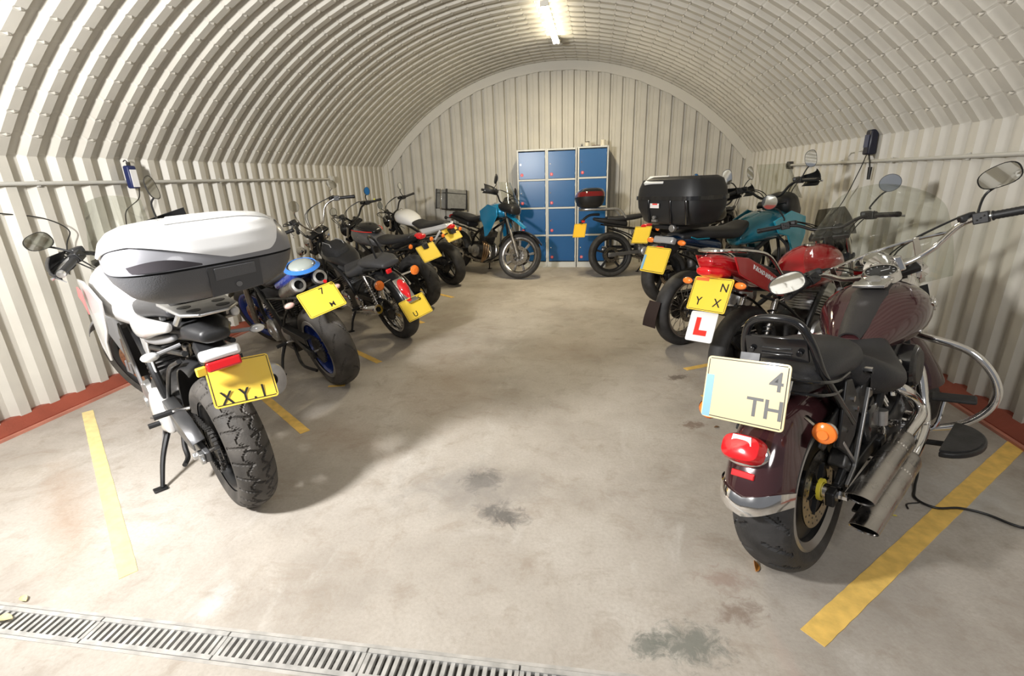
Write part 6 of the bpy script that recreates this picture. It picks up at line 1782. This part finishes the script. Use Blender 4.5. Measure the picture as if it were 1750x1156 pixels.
rk_ = [(0.16, 0.125, 0.81), (0.0, 0.130, 0.945), (-0.20, 0.115, 0.995), (-0.36, 0.08, 1.01), (-0.39, 0, 1.01), (-0.36, -0.08, 1.01), (-0.20, -0.115, 0.995), (0.0, -0.130, 0.945), (0.16, -0.125, 0.81)]
rail(B, 'rear_rack', rk_, 0.011, chrome, smooth=6); rr_ = [o for o in B.t.children if o.name.startswith('rear_rack')][0]
for k in range(3): rail(B, 'rack_bar', [(-0.08-0.10*k, 0.12-0.01*k, 0.97+0.015*k), (-0.08-0.10*k, -0.12+0.01*k, 0.97+0.015*k)], 0.007, chrome, smooth=0, parent=rr_)
rail(B, 'rack_bar', [(-0.04, 0.05, 0.965), (-0.38, 0.04, 1.01)], 0.007, chrome, smooth=0, parent=rr_); rail(B, 'rack_bar', [(-0.04, -0.05, 0.965), (-0.38, -0.04, 1.01)], 0.007, chrome, smooth=0, parent=rr_)
plate(B, (-0.385, -0.02, 0.755), tilt=24, w=0.262, h=0.205, chars=(('N', 0.07, 0.085, 0.045), ('X', 0.07, 0.065, -0.048), ('Y', 0.07, -0.06, -0.048)), extra=(((-0.075, 0.088), (0.09, 0.02), mat('orange_sticker', (0.75, 0.16, 0.04), 0.5), 'orange_sticker'),))
o_, (pc, pn, px, pu) = plate(B, (-0.412, 0.008, 0.560), tilt=24, roll=-3, w=0.185, h=0.185, col=white, name='learner_plate', bracket=False, label='white learner plate with red L')
for ch in list(o_.children): bpy.data.objects.remove(ch)
g = B.g(); q = pc+pn*0.0042; g.poly([q+px*a+pu*b for a, b in ((-0.045, 0.055), (-0.012, 0.055), (-0.012, -0.022), (0.045, -0.022), (0.045, -0.055), (-0.045, -0.055))], pn*0.0006); g.build('learner_letter', redink, o_, smooth=0)
g = B.g(); g.poly([(-0.18, -0.05, 0.86), (-0.33, -0.04, 0.88), (-0.36, -0.04, 0.76), (-0.375, -0.04, 0.60), (-0.34, -0.04, 0.60), (-0.30, -0.05, 0.74)], (0, 0.08, 0)); g.build('plate_hanger', blk, B.t, bevel=0.008)
for sd in (1, -1): indicator(B, (-0.31, sd*0.05, 0.825), (-0.02, sd*0.13, -0.01), amber, blk, 0.032, shape='oval')
clocks(B, B.fl(0.80, 0, -0.01), 0.04, m=blk)
g = B.g(True); g.sheet(lambda u, v: B.fl(0.66, 0, 0.15)+Vector((-0.06*(u*2-1)**2-0.08*v, (u*2-1)*(0.13-0.05*v*v), 0.20*v)), 14, 10, 0.004); g.build('windscreen', screen_d, B.t, label='smoked fly screen')
stand(B, foot=(0.46, 0.22))

# right row, third: teal adventure bike with the black top box
teal = mat('teal_blue_paint', (0.012, 0.15, 0.22), 0.2, 0.3, coat=1.0)
cyan = mat('cyan_paint', (0.02, 0.36, 0.52), 0.2, 0.3, coat=1.0)
navy = mat('navy_metallic_paint', (0.008, 0.03, 0.08), 0.2, 0.4, coat=1.0)
B = std('teal and navy adventure bike with a big black top box, third on the right', (0.77, 4.22), 40, 0.8, wb=1.50, rw=0.135, fwid=0.10, rr=0.325, fr=0.335, rim=steel, rstyle='spoke', fstyle='spoke', spm=steel, tyre=rubber, steer=22,
        tank=[(0.60, 0.78, 0.08, 0.06), (0.74, 0.83, 0.155, 0.11), (0.94, 0.865, 0.20, 0.135), (1.12, 0.87, 0.195, 0.13), (1.22, 0.85, 0.12, 0.09)], tankm=teal,
        seat=[(-0.16, 0.865, 0.09, 0.03), (0.08, 0.87, 0.13, 0.045), (0.30, 0.86, 0.14, 0.05), (0.50, 0.85, 0.13, 0.055), (0.64, 0.90, 0.09, 0.04)],
        tail=[(-0.28, 0.85, 0.05, 0.03), (-0.05, 0.82, 0.10, 0.05), (0.25, 0.76, 0.12, 0.06)], tailm=navy, bar=UP, light=False, exh='left', fl_=0.84, gaiter=0.12,
        mir=[((-0.07, 0.26, 0.14), (-0.09, 0.34, 0.30), (-1, 0, 0)), ((-0.07, -0.26, 0.14), (-0.09, -0.34, 0.31), (-1, -0.2, 0.1))], mir_r=(0.045, 0.07), mir_round=False, hand=blk)
for sd in (1, -1):
    g = B.g(); g.poly([(x, sd*(0.175+0.03*math.sin(PI*(x-0.7)/0.7)), z) for x, z in ((0.82, 0.92), (1.04, 1.00), (1.30, 0.94), (1.34, 0.78), (1.24, 0.58), (1.14, 0.46), (1.07, 0.50), (1.11, 0.66), (1.03, 0.78), (0.90, 0.81))], (0, sd*0.018, 0)); g.build('side_fairing', cyan if sd < 0 else teal, B.t, bevel=0.007)
    g = B.g(); g.tube([(0.10, sd*0.118, 0.835), (-0.04, sd*0.110, 0.84), (-0.10, sd*0.105, 0.86)], 0.005, 6); g.build('light_blue_stripe', cyan, B.t)
g = B.g(); g.loft([(1.16, 1.04, 0.14, 0.10), (1.28, 1.04, 0.13, 0.11), (1.40, 0.98, 0.09, 0.07)], n=20, e=2.6); g.build('nose_fairing', blk, B.t)
g = B.g(); g.sheet(lambda u, v: Vector((1.36-0.14*(u*2-1)**2-0.20*v, (u*2-1)*(0.19-0.04*v), 1.10+0.30*v)), 14, 10, 0.004); g.build('windscreen', screen, B.t, label='clear windscreen')
g = B.g(); g.sheet(lambda u, v: Vector((-0.325-0.06*math.sin(u*1.6), (v*2-1)*(0.060+0.010*u)+0.03, 0.42-0.20*u)), 10, 5, 0.005); g.build('mud_flap', mat('brown_black_flap', (0.035, 0.022, 0.02), 0.5), B.t)
g = B.g(); g.box((-0.285, 0, 0.845), (0.055, 0.20, 0.055), (0, 20, 0)); tl = g.build('tail_light', mat('smoked_clear_lens', (0.42, 0.42, 0.42), 0.15, 0.3, coat=0.8), B.t, bevel=0.012)
g = B.g(); g.box((-0.335, 0.0, 0.79), (0.012, 0.075, 0.022), (0, 20, 0)); g.build('reflector', redlens, B.t, bevel=0.003)
for sd in (1, -1): indicator(B, (-0.25, sd*0.08, 0.835), (-0.02, sd*0.08, 0.0), amber, blk, 0.034, shape='oval')
plate(B, (-0.38, 0.0, 0.70), tilt=22, w=0.255, h=0.203, chars=(), extra=(((-0.113, -0.03), (0.024, 0.12), MATS['plate_blue'], 'blue_band'),))
g = B.g(); g.poly([(-0.12, -0.05, 0.82), (-0.30, -0.04, 0.82), (-0.365, -0.04, 0.74), (-0.34, -0.04, 0.66), (-0.20, -0.05, 0.74)], (0, 0.08, 0)); g.build('plate_hanger', blk, B.t, bevel=0.008)
g = B.g(); g.box((-0.10, 0, 0.945), (0.36, 0.24, 0.03)); g.build('luggage_rack', blk_m, B.t, bevel=0.006)
g = B.g(); g.cyl((-0.29, -0.09, 0.945), (-0.32, -0.09, 0.945), 0.028, n=20); g.build('rack_knob', alu, B.t, bevel=0.003)
kb = 0.97
g = B.g(); shell(g, -0.13, [(kb, 0.17, 0.24, 0), (kb+0.02, 0.195, 0.265, 0), (kb+0.12, 0.225, 0.315, 0), (kb+0.185, 0.228, 0.322, 0)], e=4.2); bx = g.build('top_box', blk, B.t, smooth=40, label='big black top box with white strip on its lid')
g = B.g(); shell(g, -0.13, [(kb+0.185, 0.238, 0.332, 0), (kb+0.215, 0.238, 0.332, 0)], e=4.2); g.build('rim_band', blk_g, bx, smooth=40)
g = B.g(); shell(g, -0.13, [(kb+0.215, 0.228, 0.322, 0), (kb+0.27, 0.222, 0.315, 0), (kb+0.335, 0.20, 0.29, 0), (kb+0.358, 0.16, 0.25, 0)], e=4.2); ld = g.build('lid', blk, bx, smooth=40)
g = B.g(); g.box((-0.30, 0.10, kb+0.330), (0.09, 0.20, 0.030), (0, -35, 0)); g.build('white_strip', mat('pale_label', (0.62, 0.63, 0.62), 0.4), ld, bevel=0.004)
for yy in (-0.10, 0.12, -0.25):
    g = B.g(); g.box((-0.352, yy, kb+0.10), (0.016, 0.018, 0.18), (0, -8, 0)); g.build('ribs', blk_g, bx, bevel=0.004)
g = B.g(); g.box((-0.372, 0.045, kb+0.145), (0.004, 0.09, 0.035)); lb = g.build('maker_badge', mat('badge_pale', (0.70, 0.66, 0.64), 0.4), bx)
g = B.g(); g.box((-0.3745, 0.040, kb+0.157), (0.002, 0.05, 0.010)); g.build('badge_stripe', redink, lb, smooth=0, label='red stripe on the badge')
g = B.g(); g.cyl((-0.350, 0.055, kb+0.055), (-0.368, 0.055, kb+0.055), 0.014, n=16); g.box((-0.352, 0.055, kb+0.03), (0.02, 0.05, 0.018)); g.build('lock', alu, bx)
g = B.g()
for q in ((0.34, 0.30), (0.34, 0.46), (0.42, 0.38)): pass
for sd in (-1, 1): g.tube([(1.02, sd*0.10, 0.80), (0.98, sd*0.26, 0.68), (0.94, sd*0.27, 0.46), (0.80, sd*0.15, 0.26)], 0.012, 8, smooth=6)
g.build('engine_guard', blk_m, B.t)
stand(B, foot=(0.46, 0.20))

raise_body(B, 0.085)
# right row, fourth: dark naked bike mostly hidden behind the black top box
B = std('black roadster mostly hidden behind the black top box, fourth on the right', (0.80, 5.72), 40, 5, rw=0.16, rr=0.315, tyre=rubber,
        tank=TK(0.50, 0.96, 0.46, 0.16, 0.11), tankm=blk_g, seat=[(-0.12, 0.87, 0.08, 0.03), (0.10, 0.83, 0.12, 0.04), (0.35, 0.80, 0.13, 0.04), (0.50, 0.82, 0.10, 0.03)],
        tail=[(-0.26, 0.885, 0.05, 0.03), (-0.05, 0.84, 0.09, 0.05), (0.2, 0.77, 0.11, 0.06)], tailm=blk, bar=UP, exh='left', light=True, hand=blk,
        mir=[((-0.07, 0.26, 0.14), (-0.04, 0.36, 0.28), (-1, 0, 0)), ((-0.07, -0.26, 0.14), (-0.02, -0.36, 0.34), (-1, -0.6, 0))], mir_r=(0.035, 0.075), mir_round=False)
tail_set(B, -0.28, 0.885, w=0.05, iy=0.15, iz=0.86)
plate(B, (-0.34, 0, 0.80), tilt=22, w=0.250, h=0.19)
g = B.g(); g.poly([(-0.08, -0.04, 0.80), (-0.28, -0.03, 0.84), (-0.32, -0.03, 0.78), (-0.10, -0.04, 0.74)], (0, 0.07, 0)); g.build('plate_hanger', blk, B.t, bevel=0.006)
stand(B)

# right row, last: dual sport turned sideways with a red and black top box
B = std('black dual sport bike with small black and red top box, beside the right locker', (0.22, 7.20), 14, 6, wb=1.44, rw=0.125, rr=0.325, fr=0.33, tyre=rubber, spokes=5, rim=blk_m,
        tank=TK(0.50, 0.98, 0.46, 0.15, 0.11), tankm=blk_g, seat=[(-0.05, 0.84, 0.08, 0.03), (0.12, 0.83, 0.11, 0.04), (0.35, 0.85, 0.12, 0.04), (0.50, 0.87, 0.10, 0.03)],
        tail=[(-0.24, 0.84, 0.05, 0.022), (-0.05, 0.80, 0.09, 0.045), (0.2, 0.76, 0.10, 0.06)], tailm=blk, bar=UP, exh='left', light=True,
        mir=[((-0.07, 0.26, 0.14), (-0.04, 0.36, 0.28), (-1, 0, 0)), ((-0.07, -0.26, 0.14), (-0.04, -0.36, 0.28), (-1, 0, 0))], swm=agrey)
rail(B, 'rear_rack', [(0.20, 0.105, 0.84), (0.10, 0.11, 0.955), (-0.08, 0.11, 0.97), (-0.36, 0.10, 0.975), (-0.44, 0.0, 0.975), (-0.36, -0.10, 0.975), (-0.08, -0.11, 0.97), (0.10, -0.11, 0.955), (0.20, -0.105, 0.84)], 0.017, alu)
rr_ = [o for o in B.t.children if o.name.startswith('rear_rack')][0]
for k in range(5): rail(B, 'rack_bar', [(0.06-0.10*k, 0.105, 0.972), (0.06-0.10*k, -0.105, 0.972)], 0.014, alu, smooth=0, parent=rr_)
kb = 0.995
g = B.g(); shell(g, -0.30, [(kb, 0.11, 0.13, 0), (kb+0.03, 0.165, 0.185, 0), (kb+0.10, 0.195, 0.215, 0), (kb+0.15, 0.20, 0.222, 0)], e=2.8); bx = g.build('top_box', blk, B.t, smooth=40, label='rounded black top box with red reflector band')
g = B.g(); shell(g, -0.30, [(kb+0.15, 0.203, 0.225, 0), (kb+0.19, 0.197, 0.218, 0.004), (kb+0.215, 0.188, 0.208, 0.008)], e=2.8); g.build('reflector_band', mat('dark_red_lens', (0.12, 0.005, 0.007), 0.12, coat=1), bx, smooth=40)
g = B.g(); shell(g, -0.30, [(kb+0.215, 0.187, 0.207, 0.008), (kb+0.25, 0.16, 0.18, 0.016), (kb+0.272, 0.10, 0.12, 0.02)], e=2.8); g.build('lid', blk_g, bx, smooth=40)
rail(B, 'plate_arm', [(-0.16, 0, 0.90), (-0.30, 0, 0.895), (-0.40, 0, 0.83), (-0.42, 0, 0.78)], 0.018, blk)
plate(B, (-0.45, 0.0, 0.685), tilt=16, yaw=42, w=0.215, h=0.20, col=mat('amber_yellow_plate', (0.85, 0.50, 0.04), 0.4))
g = B.g(); g.box((-0.40, 0, 0.81), (0.05, 0.05, 0.03)); g.build('tail_light', redlens, B.t, bevel=0.005)
stand(B)
